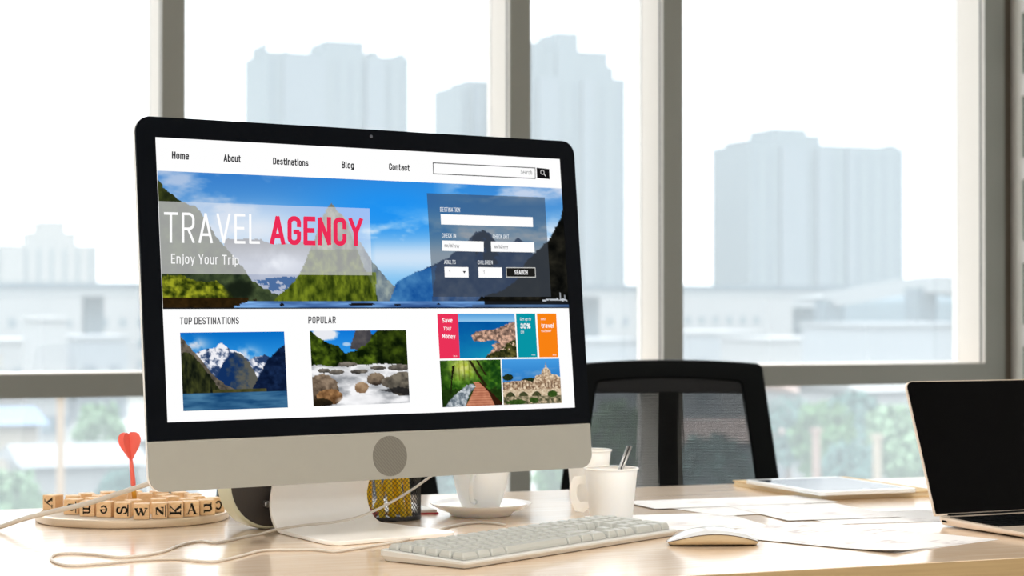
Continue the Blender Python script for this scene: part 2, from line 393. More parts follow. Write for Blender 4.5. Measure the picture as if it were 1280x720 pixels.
def stext(name, body, x0, y0, x1, y1, cap, col, off=0.0, lay=4):
    th = {-.008: .088, .034: .175, .03: .155, .018: .17, .02: .18, .012: .15}.get(off, .115)
    if body == 'AGENCY': th = .165
    gx = 1 + max(0, th - .115) * 3.2
    pen_x = 0; segs = []
    for ch in body:
        w_, st_ = GL[ch]
        for pl in st_: segs.append([(pen_x + x * gx, y) for x, y in pl])
        pen_x += w_ * gx + (.16 + th if ch != ' ' else .12)
    a = min(x for pl in segs for x, y in pl) - th/2; b = max(x for pl in segs for x, y in pl) + th/2
    L, Rr = S(x0, y0), S(x1, y1); up = S(x0, y0 - cap) - L; ex = (Rr - L); kx = ex.length / up.length / (b - a)
    w = -.0003 - lay * .00012; mb = MB()
    P = lambda x, y: L + ex * ((x - a) / (b - a)) + up * (th/2 + y * (1 - th))
    hw_ = th / 2 * up.length
    U2 = up.length_squared; V2 = Vector((-up.y, up.x)); sk = ex.dot(up) / ex.dot(V2)      # cut slanted strokes level with the line
    def clampy(p_, lo, hi):
        c = ((p_ - L).dot(up) - (p_ - L).dot(V2) * sk) / U2
        return p_ + up * (min(max(c, lo), hi) - c)
    for pl in segs:
        q = [P(x, y) for x, y in pl]; n = len(q)
        lo_c = min(y for x, y in pl) * (1 - th); hi_c = max(y for x, y in pl) * (1 - th) + th
        for i in range(n - 1):
            d = q[i+1] - q[i]
            if d.length < 1e-7: continue
            d.normalize(); nn = Vector((-d.y, d.x)) * hw_
            e0 = d * hw_ * (.25 if i > 0 else 0); e1 = d * hw_ * (.25 if i < n - 2 else 0)
            if n <= 5: e0 = d * hw_ * (.7 if i > 0 else 0); e1 = d * hw_ * (.7 if i < n - 2 else 0)
            if i == 0: e0 = d * hw_
            if i == n - 2: e1 = d * hw_
            if n == 2 or i in (0, n - 2):      # square terminals stay inside the cell
                if i == 0 and (pl[0][1] in (0, 1)): e0 = d * hw_ * .95
            mb.add([panel(*clampy(p_, lo_c, hi_c), w) for p_ in (q[i] - e0 - nn, q[i+1] + e1 - nn, q[i+1] + e1 + nn, q[i] - e0 + nn)], [(0, 1, 2, 3)])
    return mb.build(name, emat('ink_%d_%d_%d' % col, rgb(*col)), screen, fix=False)
# navigation bar
DK = (48, 48, 50)
for n_, b_, x0, y0, x1, y1, cap in (('Home', 'Home', 214.7, 198.7, 235.6, 199.8, 9.4), ('About', 'About', 279.4, 202.0, 300.4, 203.2, 9.2),
        ('Destinations', 'Destinations', 341, 205.6, 385, 208, 8.6), ('Blog', 'Blog', 427, 210.2, 442, 211.2, 8.6), ('Contact', 'Contact', 486, 212.5, 511.4, 214, 8.4)):
    stext('menu_word', b_, x0, y0, x1, y1, cap, DK, .034)
outline('search_field', [(541, 203.6), (668.6, 210), (668.8, 223.2), (541.6, 217.2)], emat('ink_50_50_52', rgb(50, 50, 52)), 2, .0011)
stext('search_word', 'Search', 650.5, 217.6, 664.5, 218.5, 5.4, (120, 120, 122), 0)
quad('search_button', [(670.5, 209.7), (686.2, 211.4), (686.8, 224), (671, 222.6)], emat('ink_20_20_22', rgb(20, 20, 22)), 2)
mg = S(677.6, 215.4); mb = MB(); w_ = -.0003 - 4 * .00012
ring = 20; r0_, r1_ = .0025, .0033
vs = [panel(mg.x + r * math.cos(2*PI*k/ring), mg.y + r * math.sin(2*PI*k/ring), w_) for r in (r0_, r1_) for k in range(ring)]
mb.add(vs, [(k, (k+1) % ring, ring + (k+1) % ring, ring + k) for k in range(ring)])
mb.add([panel(mg.x + a, mg.y + b, w_) for a, b in ((.0018, .0026), (.0026, .0018), (.0056, .005), (.005, .0058))], [(0, 1, 2, 3)])
mb.build('magnifier_symbol', emat('ink_230_230_230', rgb(230, 230, 230)), screen, fix=False)
# ------------------------------------------------------------------ pictures painted by numpy
def fbm(x, y, seed, octv=4):
    out = np.zeros_like(x); amp = 1.0; tot = 0
    for o in range(octv):
        xi = np.floor(x).astype(np.int64); yi = np.floor(y).astype(np.int64); fx = x - xi; fy = y - yi
        fx = fx * fx * (3 - 2 * fx); fy = fy * fy * (3 - 2 * fy)
        def h(a, b):
            n = (a * 374761393 + b * 668265263 + (seed + o * 17) * 974634777) & 0xffffffff
            n = ((n ^ (n >> 13)) * 1274126177) & 0xffffffff
            return ((n ^ (n >> 16)) & 0xffff) / 65535.0
        v = (h(xi, yi) * (1 - fx) + h(xi + 1, yi) * fx) * (1 - fy) + (h(xi, yi + 1) * (1 - fx) + h(xi + 1, yi + 1) * fx) * fy
        out += amp * v; tot += amp; amp *= .55; x = x * 2.03; y = y * 2.03
    return out / tot
class Pic:
    def __init__(s, corners, nu, nv):
        s.c = [np.array(p, float) for p in corners]; s.nu, s.nv = nu, nv
        u, v = np.meshgrid(np.linspace(0, 1, nu + 1), np.linspace(0, 1, nv + 1))
        a, b, c, d = s.c      # TL TR BR BL
        s.u, s.v = u, v
        s.X = a[0]*(1-u)*(1-v) + b[0]*u*(1-v) + c[0]*u*v + d[0]*(1-u)*v
        s.Y = a[1]*(1-u)*(1-v) + b[1]*u*(1-v) + c[1]*u*v + d[1]*(1-u)*v
        s.PX, s.PY = s.X, s.Y
        s.col = np.zeros(u.shape + (3,))
    def n(s, sc, seed, octv=4, sx=1.0, sy=1.0): return fbm(s.X / sc * sx + 50, s.Y / sc * sy + 50, seed, octv)
    def fill(s, mask, c, alpha=1.0):
        c = np.asarray(c, float); m = (np.asarray(mask, float) * alpha)[..., None]
        s.col = s.col * (1 - m) + c * m
    def poly(s, pts, rough=0.0, seed=3):
        X, Y = s.X, s.Y
        if rough:
            X = X + (s.n(5, seed, 3) - .5) * rough; Y = Y + (s.n(5, seed + 9, 3) - .5) * rough
        ins = np.zeros(X.shape, bool); n = len(pts)
        for i in range(n):
            (x0, y0), (x1, y1) = pts[i], pts[(i + 1) % n]
            if y0 == y1: continue
            c = ((Y < max(y0, y1)) & (Y >= min(y0, y1))); xx = x0 + (Y - y0) / (y1 - y0) * (x1 - x0)
            ins ^= c & (X < xx)
        return ins
    def ell(s, cx, cy, rx, ry, soft=0.0, rough=0.0, seed=5):
        d = ((s.X - cx) / rx) ** 2 + ((s.Y - cy) / ry) ** 2
        if rough: d = d + (s.n(6, seed) - .5) * rough
        return np.clip((1 - d) / soft, 0, 1) if soft else d < 1
    def mix(s, t, a, b):
        t = np.clip(t, 0, 1)[..., None]; return np.array(a, float) * (1 - t) + np.array(b, float) * t
    def build(s, name, lay=1):
        w = -.0003 - lay * .00012
        me = bpy.data.meshes.new(name); vs = []
        for j in range(s.nv + 1):
            for i in range(s.nu + 1):
                p = S(s.PX[j, i], s.PY[j, i]); vs.append(panel(p.x, p.y, w))
        W = s.nu + 1
        fs = [(j*W+i, j*W+i+1, (j+1)*W+i+1, (j+1)*W+i) for j in range(s.nv) for i in range(s.nu)]
        me.from_pydata(vs, [], fs)
        at = me.color_attributes.new('Col', 'FLOAT_COLOR', 'POINT')
        c = np.clip(s.col, 0, 255) / 255; c = np.where(c <= .04045, c / 12.92, ((c + .055) / 1.055) ** 2.4)
        out = np.ones((vs.__len__(), 4), np.float32); out[:, :3] = c.reshape(-1, 3)
        at.data.foreach_set('color', out.ravel()); me.materials.append(PICM)
        o = bpy.data.objects.new(name, me); C.objects.link(o); o.parent = screen
        return o
PICM = picture_mat()
def cl(v): return np.clip(v, 0, 1)
# ---- banner: fjord with peaks
p = Pic([(196.4, 213.3), (701.6, 235.6), (711, 385.2), (203.5, 386.4)], 460, 150)
X, Y = p.X, p.Y
t = cl((Y - 220) / 110)
p.col = p.mix(t, (58, 128, 204), (120, 190, 240))
az = np.exp(-((X - 490) / 110) ** 2 - ((Y - 262) / 45) ** 2); p.fill(az, (22, 146, 246), .85)
cloud = cl((p.n(60, 11, 5, 1, 2.3) - .47) * 4); p.fill(cloud * cl((380 - X) / 90) * (Y < 340), (206, 214, 232), .75)
p.fill(cl((p.n(46, 21, 5, 1, 2.2) - .5) * 4) * np.exp(-((Y - 300) / 26) ** 2) * cl((X - 425) / 30), (236, 242, 250), .95)
p.fill(np.exp(-((Y - 322) / 22) ** 2) * cl((X - 440) / 30), (240, 243, 250), .75)
p.fill(cl((p.n(50, 31, 5, 1, 2.6) - .42) * 4) * cl((258 - Y) / 14) * cl((X - 540) / 50), (226, 228, 240), .8)
p.fill(np.exp(-((X - 320) / 60) ** 2 - ((Y - 285) / 24) ** 2), (226, 230, 240), .8)
# far valley mountains and cloud between the slopes
m = p.poly([(280, 300), (318, 298), (345, 306), (372, 302), (395, 300), (400, 380), (280, 380)], 5); p.fill(m, p.mix(cl((Y - 300) / 30), (120, 124, 136), (176, 184, 204)))
p.fill(cl((p.n(22, 41) - .35) * 3) * np.exp(-((X - 340) / 34) ** 2 - ((Y - 328) / 14) ** 2), (226, 232, 244), .95)
p.fill(p.poly([(312, 352), (340, 347), (372, 346), (362, 362), (330, 364)], 4) & (p.n(9, 43) > .42), (58, 96, 150), .85)
# left mountain
m = p.poly([(190, 218), (197, 224), (205, 236), (228, 252), (244, 258), (256, 272), (266, 290), (284, 312), (300, 330), (314, 350), (340, 366), (380, 378), (190, 388)], 4)
tex = p.n(9, 51, 5); p.fill(m, p.mix(cl(tex * 1.5 - .3), (30, 42, 28), (82, 96, 60)))
p.fill(m & (Y < 252), p.mix(cl(tex * 1.6 - .3), (26, 34, 18), (72, 78, 34)))
m2 = p.poly([(190, 344), (225, 345), (250, 352), (272, 352), (290, 368), (300, 390), (190, 390)], 6)
p.fill(m2, p.mix(cl(p.n(6, 53, 4) * 2.2 - .6), (34, 46, 8), (158, 164, 40)))
p.fill(p.ell(300, 362, 22, 14, .6, .5), (22, 30, 20), .9)
# centre peak
pk = [(414, 254), (420, 262), (430, 272), (440, 288), (452, 306), (466, 328), (484, 350), (500, 364), (508, 378), (340, 378), (352, 366), (368, 352), (378, 334), (388, 312), (394, 296), (400, 276), (408, 262)]
m = p.poly(pk, 3); tex = p.n(8, 61, 5, 1.3, .7)
p.fill(m, p.mix(cl(tex * 2.1 - .6), (34, 50, 14), (116, 128, 48)))
p.fill(m & (Y < 312), p.mix(cl(tex * 1.7 - .35), (82, 88, 88), (172, 172, 170)), .85)
rs = p.poly([(432, 276), (452, 306), (466, 328), (484, 350), (500, 364), (508, 378), (474, 378), (462, 350), (446, 312)], 3)
p.fill(rs, p.mix(cl(tex * 1.6 - .3), (86, 106, 138), (166, 178, 186)), .85)
p.fill(m & (Y > 340) & (X < 470), p.mix(cl(p.n(7, 63, 4, 1.5, .6) * 1.9 - .4), (30, 44, 6), (128, 144, 34)), .75)
# right blue mountains
m = p.poly([(486, 380), (496, 352), (520, 340), (540, 332), (560, 322), (580, 306), (594, 291), (604, 287), (614, 293), (622, 306), (636, 308), (647, 297), (656, 303), (664, 316), (690, 330), (700, 380)], 3)
tex = p.n(12, 71, 5); p.fill(m, p.mix(cl(tex * 1.7 - .35), (22, 58, 110), (92, 108, 136)))
p.fill(p.poly([(486, 380), (496, 352), (520, 340), (545, 332), (540, 380)], 2), p.mix(cl(tex * 1.5 - .2), (18, 82, 158), (70, 140, 200)), .8)
p.fill(p.poly([(590, 296), (604, 287), (618, 300), (626, 330), (600, 350)], 4) & (tex > .42), (34, 40, 56), .7)
# dark cliff on the right
m = p.poly([(704, 262), (699, 274), (692, 290), (684, 302), (668, 316), (656, 330), (646, 350), (630, 362), (600, 372), (590, 382), (720, 384), (716, 262)], 4)
p.fill(m, p.mix(cl(p.n(10, 81, 4) * 1.5 - .4), (8, 9, 8), (44, 42, 34)))
# water
wy = Y > 376.5
p.fill(wy, p.mix(cl((p.n(18, 91, 3, .5, 4) - .2) * 1.6), (44, 78, 136), (134, 184, 240)))
p.fill((Y > 372) & (X < 320 - (Y - 372) * 2 + (p.n(8, 93) - .5) * 40), p.mix(p.n(7, 95), (20, 14, 6), (66, 46, 18)))
p.fill((Y > 374.5) & (X > 605) & (Y < 381), (18, 16, 14), .9); p.fill((Y > 381) & (X > 590), (70, 92, 124), .6)
p.fill(Y > 384.2, (20, 26, 34), .85)
for bx, by, rx, ry in ((352, 381, 3, 2), (452, 380.5, 15, 2), (497, 381, 4, 1.6), (548, 380, 2, 1.2)): p.fill(p.ell(bx, by, rx, ry, 0, .6), (24, 22, 22))
bm_ = (np.abs(Y - (375 + (p.n(3, 97, 2) - .5) * 4)) < 1.1) & (X > 678) & (X < 709); p.fill(bm_, (214, 220, 228), .9)
p.fill((np.abs(X - 700) < .7) & (Y > 366) & (Y < 376), (214, 220, 228), .8); p.fill((np.abs(X - 706) < .6) & (Y > 369) & (Y < 376), (204, 210, 220), .8)
p.build('banner_photo')
quad('title_band', [(197.6, 251.4), (461.6, 260.6), (464.8, 344.2), (201.4, 342.2)], overlay_mat('white_veil', (1, 1, 1, 1), .33), 2)
stext('title_word', 'TRAVEL', 204.6, 303.4, 324.4, 305, 38.3, (255, 255, 255), -.008)
stext('title_word', 'AGENCY', 337.6, 305.8, 452.6, 307.8, 36.4, (236, 46, 88), .034)
stext('subtitle', 'Enjoy Your Trip', 213.6, 329.5, 298, 331.2, 12.4, (250, 250, 250), 0)
# booking form
quad('booking_form', [(533.2, 241.5), (680.6, 246.8), (688.6, 371), (541, 371)], overlay_mat('slate_veil', rgb(62, 68, 76), .66), 2)
LT = (232, 236, 240)
stext('form_word', 'DESTINATION', 549.8, 264.6, 574.5, 265.2, 5.6, LT)
stext('form_word', 'CHECK IN', 552, 297, 569.5, 297.4, 5.4, LT)
stext('form_word', 'CHECK OUT', 615.8, 298.4, 635.8, 298.6, 5.2, LT)
stext('form_word', 'ADULTS', 554.8, 330, 569.2, 330.2, 5, LT)
stext('form_word', 'CHILDREN', 596.8, 330.5, 615.4, 330.6, 5, LT)
for q_ in ([(550.4, 267.7), (665.5, 271.6), (666, 283.8), (551, 280.6)], [(552.3, 300.6), (604.2, 301.9), (604.4, 314.8), (552.5, 313.5)],
           [(613.2, 301.9), (667.2, 303), (667.9, 315.5), (613.7, 314.6)], [(555.1, 333.6), (585, 334), (585.5, 346.9), (555.6, 346.7)],
           [(597.5, 334), (627, 334.4), (627.4, 347.3), (598, 347)]):
    quad('form_field', q_, WHITE, 3)
stext('date_hint', 'mm/dd/yyyy', 555.2, 309, 573.6, 309.5, 4.4, (110, 110, 114))
stext('date_hint', 'mm/dd/yyyy', 617.2, 310.4, 634.4, 310.8, 4.4, (110, 110, 114))
stext('field_digit', '1', 560.6, 342.4, 562.4, 342.4, 4.6, (120, 120, 124)); stext('field_digit', '1', 603.4, 342.8, 605.2, 342.8, 4.6, (120, 120, 124))
quad('dropdown_arrow', [(578, 338.8), (582, 338.9), (580, 342)], emat('ink_60_60_62', rgb(60, 60, 62)), 4)
quad('form_button', [(632, 334.2), (668.7, 334.4), (669.4, 346.9), (632.4, 346.7)], emat('ink_30_30_28', rgb(30, 30, 28)), 3)
outline('form_button_edge', [(632.3, 334.6), (668.4, 334.8), (669, 346.5), (632.7, 346.3)], emat('ink_210_210_206', rgb(210, 210, 206)), 4, .0010)
stext('form_button_word', 'SEARCH', 642.6, 343.2, 659, 343.4, 5.8, (250, 250, 250), .012)
# headings
stext('heading', 'TOP DESTINATIONS', 224.4, 405.7, 298.4, 405.1, 9, (84, 84, 86), .03)
stext('heading', 'POPULAR', 385, 404.6, 419.2, 404.3, 8.9, (84, 84, 86), .03)
# ---- fjord thumbnail
p = Pic([(224.9, 415.9), (354.9, 414.4), (359.8, 509.4), (229, 513.9)], 130, 98); X, Y, u, v = p.X, p.Y, p.u, p.v
p.col = p.mix(v * 2.4, (6, 108, 196), (58, 158, 230))
U = u * 130 + 225; V = v * 98 + 415        # picture space in px
p.X, p.Y = U, V
p.fill(cl((p.n(14, 3) - .36) * 4) * np.exp(-((U - 242) / 16) ** 2 - ((V - 430) / 8) ** 2), (226, 226, 234), .9)
p.fill(cl((p.n(12, 5) - .3) * 4) * np.exp(-((U - 308) / 14) ** 2 - ((V - 444) / 9) ** 2), (224, 226, 236), .9)
m = p.poly([(236, 446), (254, 436), (268, 434), (277, 428), (286, 437), (300, 441), (310, 452), (318, 446), (330, 444), (340, 455), (340, 490), (240, 490)], 4)
tex = p.n(6, 7, 5); p.fill(m, p.mix(cl((tex - .4) * 6 + (450 - V) / 30), (40, 62, 102), (240, 240, 246)))
m = p.poly([(268, 470), (280, 450), (292, 440), (302, 444), (312, 458), (322, 478), (318, 492), (268, 492)], 3)
p.fill(m, p.mix(cl((U - 284) / 22 + (tex - .5) * 2), (18, 48, 96), (92, 92, 84)))
m = p.poly([(224, 418), (232, 428), (246, 444), (262, 466), (276, 480), (300, 492), (224, 496)], 3); p.fill(m, p.mix(cl(tex * 1.8 - .4), (60, 56, 50), (134, 124, 108)))
m = p.poly([(224, 440), (236, 440), (248, 452), (260, 470), (274, 490), (224, 496)], 3); p.fill(m, p.mix(cl(p.n(6, 17, 4, 1.4, .5) * 1.8 - .5), (14, 20, 14), (74, 78, 38)))
m = p.poly([(356, 430), (346, 438), (332, 452), (322, 470), (312, 488), (310, 496), (356, 496)], 3); p.fill(m, p.mix(cl(tex * 1.5 - .4), (8, 20, 46), (30, 52, 92)))
p.fill((V > 487) & (V < 493) & (U > 262) & (U < 330), p.mix(p.n(5, 19), (40, 44, 18), (92, 88, 50)))
p.fill(V > 491.5, p.mix(cl(p.n(20, 23, 4, .5, 3) * 1.6 - .3), (8, 52, 98), (84, 134, 168)))
p.build('fjord_photo')
# ---- river thumbnail
p = Pic([(386.9, 413.5), (507.3, 412.6), (512, 503.6), (391.7, 507.9)], 122, 94)
U = p.u * 120 + 387; V = p.v * 92 + 413; p.X, p.Y = U, V
p.col = p.mix(p.v * 2.5, (14, 118, 214), (60, 160, 236))
p.fill(p.ell(404, 418, 20, 9, .5, .8), (232, 234, 240)); p.fill(p.ell(432, 430, 6, 3, .6, .6), (226, 230, 240), .7)
m = p.poly([(436, 436), (444, 412), (462, 412), (470, 440)], 2); p.fill(m, p.mix(p.n(5, 3, 4), (52, 52, 60), (96, 92, 92)))
tex = p.n(5, 5, 4); bl = p.n(11, 6, 3)
m = p.poly([(386, 413), (396, 420), (408, 428), (420, 430), (428, 440), (440, 440), (456, 430), (464, 420), (474, 410), (512, 410), (512, 462), (386, 462)], 4)
p.fill(m, p.mix(cl(bl * 1.6 - .4 + (tex - .5)), (10, 22, 4), (96, 120, 28)))
p.fill(m & (U > 470), (8, 16, 4), .35)
wt = V > 456 + (p.n(12, 8) - .5) * 6
p.fill(wt, p.mix(cl(p.n(14, 9, 4, .7, 1.6) * 1.9 - .35), (112, 116, 122), (246, 246, 248)))
def rock(cx, cy, rx, ry, c0, c1, sd):
    m = p.ell(cx, cy, rx, ry, 0, .5, sd); p.fill(m, p.mix(cl(p.n(5, sd, 4) * 1.2 + (cy - V) / ry * .35), c0, c1))
for a in ((402, 462, 8, 3), (418, 464, 10, 3), (446, 464, 11, 3), (470, 460, 10, 2.5), (432, 455, 12, 3), (496, 460, 14, 4)): rock(*a, (46, 44, 42), (134, 126, 116), 31)
rock(398, 486, 22, 20, (44, 34, 26), (150, 130, 110), 33); rock(408, 494, 16, 10, (66, 42, 22), (168, 126, 84), 34)
rock(395, 502, 16, 6, (12, 10, 8), (50, 40, 24), 35); rock(448, 484, 9, 7, (120, 92, 66), (176, 148, 118), 36)
rock(466, 474, 11, 8, (48, 40, 34), (142, 124, 104), 37); rock(482, 478, 9, 7, (54, 48, 42), (138, 128, 114), 38); rock(500, 480, 20, 15, (36, 34, 32), (126, 118, 104), 39)
p.fill(p.poly([(470, 488), (490, 492), (512, 498), (512, 488), (490, 484)], 3), (26, 26, 28), .7)
p.fill(p.ell(448, 500, 34, 9, .7, .3), (250, 250, 252), .8)
p.build('river_photo')
# ---- coast tile
p = Pic([(572, 392.2), (642.8, 392.2), (646, 446.9), (574.5, 447.8)], 90, 70)
U = p.u * 388 + 205; V = p.v * 305 + 40; p.X, p.Y = U, V      # coordinates of a 5.5x enlarged view
p.col = p.mix(cl((V - 95) / 220 + (p.n(60, 3) - .5) * .5), (4, 84, 158), (16, 122, 176)); p.fill(V < 95, p.mix((V - 40) / 55, (84, 158, 220), (150, 200, 236)))
p.fill(np.exp(-((U - 400) / 110) ** 2 - ((V - 330) / 50) ** 2), (20, 150, 180), .7)
m = p.poly([(290, 190), (320, 165), (390, 152), (450, 150), (500, 132), (560, 104), (600, 96), (600, 345), (380, 345), (400, 318), (440, 280), (430, 255), (480, 235), (430, 222), (370, 232), (305, 228)], 16)
p.fill(m, p.mix(cl(p.n(13, 5, 3) * 2 - .5), (92, 74, 66), (232, 186, 160)))
m = p.poly([(600, 215), (540, 240), (500, 270), (470, 300), (420, 310), (375, 348), (620, 348)], 18); p.fill(m, p.mix(cl(p.n(20, 7, 4) * 1.8 - .4), (26, 32, 14), (110, 104, 52)))
p.fill(m & (p.n(16, 9) > .62) & (V < 290), (214, 184, 160))
p.build('coast_photo')
# ---- forest walk tile
p = Pic([(549.4, 450.9), (625.3, 449.3), (627.8, 506.3), (553, 509.2)], 95, 72)
U = p.u * 417 + 82; V = p.v * 322 + 360; p.X, p.Y = U, V
p.col = p.mix(cl(p.n(30, 3, 4) * 1.8 - .4), (16, 52, 8), (96, 150, 40))
p.fill(np.exp(-((U - 240) / 90) ** 2 - ((V - 410) / 75) ** 2), p.mix(cl(p.n(26, 5) * 1.5 - .2), (200, 206, 50), (252, 244, 170)), .85)
p.fill((np.abs((U + V * .02) % 34 - 17) < 3.5) & (V < 500) & (U > 160) & (U < 320), (90, 96, 30), .55)
p.fill(cl((U - 340) / 90) * cl((p.n(22, 7) - .2) * 2), (20, 60, 20), .85); p.fill(cl((150 - U) / 70), (24, 54, 10), .8)
p.fill(p.poly([(140, 590), (165, 400), (185, 392), (160, 500), (150, 590)]), (26, 22, 10)); p.fill(p.poly([(280, 364), (298, 364), (350, 460), (400, 540), (380, 545), (330, 460)]), (40, 34, 14)); p.fill(p.poly([(330, 364), (345, 364), (400, 470), (388, 470)]), (40, 36, 16))
p.fill(V > 560 + (p.n(30, 9) - .5) * 40, p.mix(p.n(14, 11), (10, 26, 6), (44, 66, 22)), .8)
p.fill(p.poly([(100, 690), (130, 640), (200, 580), (260, 535), (300, 525), (320, 545), (270, 600), (240, 690)], 10), p.mix(cl(p.n(16, 13, 4) * 1.8 - .4), (70, 84, 96), (222, 228, 232)))
p.fill(p.poly([(300, 516), (350, 512), (370, 530), (520, 690), (430, 690), (400, 600)], 6), (54, 22, 14), .85)
m = p.poly([(305, 516), (345, 516), (410, 590), (450, 690), (240, 690), (290, 600), (320, 545)], 3)
p.fill(m, p.mix(cl(np.abs((V * .06 + (V - 500) * .0) % 1 - .5) * 2 * .5 + .5 * p.n(20, 15)), (150, 84, 62), (226, 158, 124)))
p.build('boardwalk_photo')
# ---- dome tile
p = Pic([(626.7, 449.1), (698.7, 448.2), (702, 503.8), (629.4, 506.3)], 100, 76)
U = p.u * 400 + 510; V = p.v * 312 + 355; p.X, p.Y = U, V
p.col = p.mix(cl((V - 355) / 190), (70, 156, 226), (34, 110, 184))
p.fill(cl((p.n(60, 3, 4, .6, 1.6) - .45) * 3) * (V > 420), (120, 166, 210), .6)
p.fill(p.ell(548, 480, 36, 22, 0, .7) | p.ell(700, 500, 60, 14, 0, .6) | p.ell(905, 510, 20, 24, 0, .6), p.mix(p.n(9, 5), (14, 28, 14), (48, 64, 34)))
st_ = lambda sd: p.mix(cl(p.n(9, sd, 3) * 1.9 - .45), (122, 92, 68), (246, 226, 196))
p.fill(p.poly([(510, 512), (600, 505), (660, 500), (720, 515), (740, 470), (800, 462), (880, 466), (912, 490), (912, 585), (510, 585)], 6), st_(7))
p.fill(p.ell(814, 462, 33, 46) & (V < 462), st_(9)); p.fill((np.abs(U - 814) < 31) & (V > 446) & (V < 476), st_(9)); p.fill((np.abs(U - 814) < 7) & (V > 400) & (V < 420), st_(9)); p.fill((np.abs(U - 814) < 2) & (V > 380) & (V < 404), (150, 130, 110))
p.fill((np.abs((U - 814) % 13 - 6.5) < 1.4) & p.ell(814, 462, 33, 46) & (V < 474), (120, 104, 92), .6)
p.fill((np.abs(U % 22 - 11) < 3.5) & (V > 512) & (V < 560) & (p.n(30, 11) > .4), (92, 68, 52), .7)
p.fill((V > 568) & (V < 612 + (p.n(20, 13) - .5) * 6), p.mix(cl(p.n(8, 15) * 1.5 - .3), (176, 152, 122), (244, 228, 200)))
for ax in (560, 650, 740, 850): p.fill(p.ell(ax, 622, 34, 42) & (V > 560) & (V < 640), p.mix(p.n(9, 17), (30, 44, 24), (104, 98, 64)))
p.fill(V > 612, p.mix(cl(p.n(16, 19, 4) * 2 - .5), (52, 56, 34), (214, 192, 160)))
p.fill(p.ell(850, 600, 34, 24, 0, .5) | p.ell(600, 650, 70, 18, 0, .8) | p.ell(720, 640, 30, 20, 0, .8), p.mix(p.n(9, 21), (20, 46, 10), (70, 104, 38)), .9)
p.build('dome_photo')
# coloured tiles
quad('offer_tile', [(546.2, 392.2), (572, 392.2), (574.5, 447.8), (549.4, 448.5)], emat('tile_red', rgb(234, 50, 88)), 1)
quad('offer_tile', [(644.6, 391.9), (668.6, 391.9), (671.7, 446.6), (647.8, 446.9)], emat('tile_teal', rgb(8, 148, 164)), 1)
quad('offer_tile', [(670.8, 391.9), (695, 391.9), (697.8, 446.4), (674, 446.6)], emat('tile_orange', rgb(248, 130, 20)), 1)
WT = (252, 250, 250)
for a in (('Save', 552.5, 403.3, 565, 403.2, 5.8, .018), ('Your', 554, 413.2, 564, 413, 5.5, 0), ('Money', 552.4, 423, 568.8, 423.6, 5.9, .018), ('More', 566.6, 446, 571, 446, 2, 0),
          ('Get up to', 649.8, 400.6, 663.2, 400.6, 3.6, 0), ('30%', 650.2, 410.8, 662.6, 410.8, 6.6, .02), ('Off', 650.6, 416.9, 654.6, 416.9, 3.3, 0), ('More', 664.2, 444.4, 668.6, 444.4, 2, 0),
          ('your', 675.6, 400.2, 681.6, 400.2, 3.2, 0), ('travel', 676.3, 409.8, 692, 409.8, 5.8, .02), ('summer', 676.3, 415, 688.8, 415, 3.4, 0), ('More', 690.6, 444.6, 694.8, 444.6, 2, 0)):
    stext('offer_word', a[0], *a[1:6], WT, a[6], 3)
# ================================================================== DESK
dk = thing('office_desk', 'long maple-topped office desk running parallel to the windows', 'desk', (1.2, 2.52, 0), 0)
DX0, DX1, DY0, DY1 = -1.35, 1.35, 2.008 - 2.52, 3.03 - 2.52
MB().box(DX0, DX1, DY0 + .0025, DY1 - .0025, DESK - .034, DESK).build('desktop', M['desk'], dk, bevel=.0015)
MB().box(DX0, DX1, DY0, DY0 + .0025, DESK - .034, DESK - .0005).build('edge_band', M['edge'], dk)
MB().box(DX0, DX1, DY1 - .0025, DY1, DESK - .034, DESK - .0005).build('edge_band', M['edge'], dk)
for x in (DX0 + .06, DX1 - .06):
    for y in (DY0 + .07, DY1 - .07):
        MB().box(x - .03, x + .03, y - .03, y + .03, 0, DESK - .034).build('leg', M['steel'], dk, bevel=.003)
MB().box(DX0 + .09, DX1 - .09, DY0 + .06, DY0 + .085, DESK - .10, DESK - .034).build('crossbar', M['steel'], dk)

# ================================================================== KEYBOARD
kc = desk(582, 712.6)
kb = thing('computer_keyboard', 'white full-size corded keyboard lying in front of the desktop computer', 'keyboard', (kc.x, kc.y, DESK), ang(52.3))
KL, KD = .432, .128
def kz(y): return .0085 + .0055 * y / KD
mb = MB()
def kfn(ins_f, z_add):
    return [(x, y) for x, y in rrect(ins_f, KL - ins_f, ins_f, KD - ins_f, .006, 4)]
loops = [(.004, None), (.0, 'low'), (.0, 'top'), (.0015, 'top2')]
vs = []; lp0 = kfn(0, 0); n = len(lp0)
for ins, k in loops:
    for x, y in kfn(ins, 0):
        z = .0008 if k is None else (.0035 + kz(y) * .25 if k == 'low' else (kz(y) - .001 if k == 'top' else kz(y)))
        vs.append((x, y, z))
fs = [tuple(range(n - 1, -1, -1)), tuple(range(3*n, 4*n))]
for i in range(3): fs += [(i*n+k, i*n+(k+1) % n, (i+1)*n+(k+1) % n, (i+1)*n+k) for k in range(n)]
mb.add(vs, fs); mb.build('base', M['kbase'], kb)
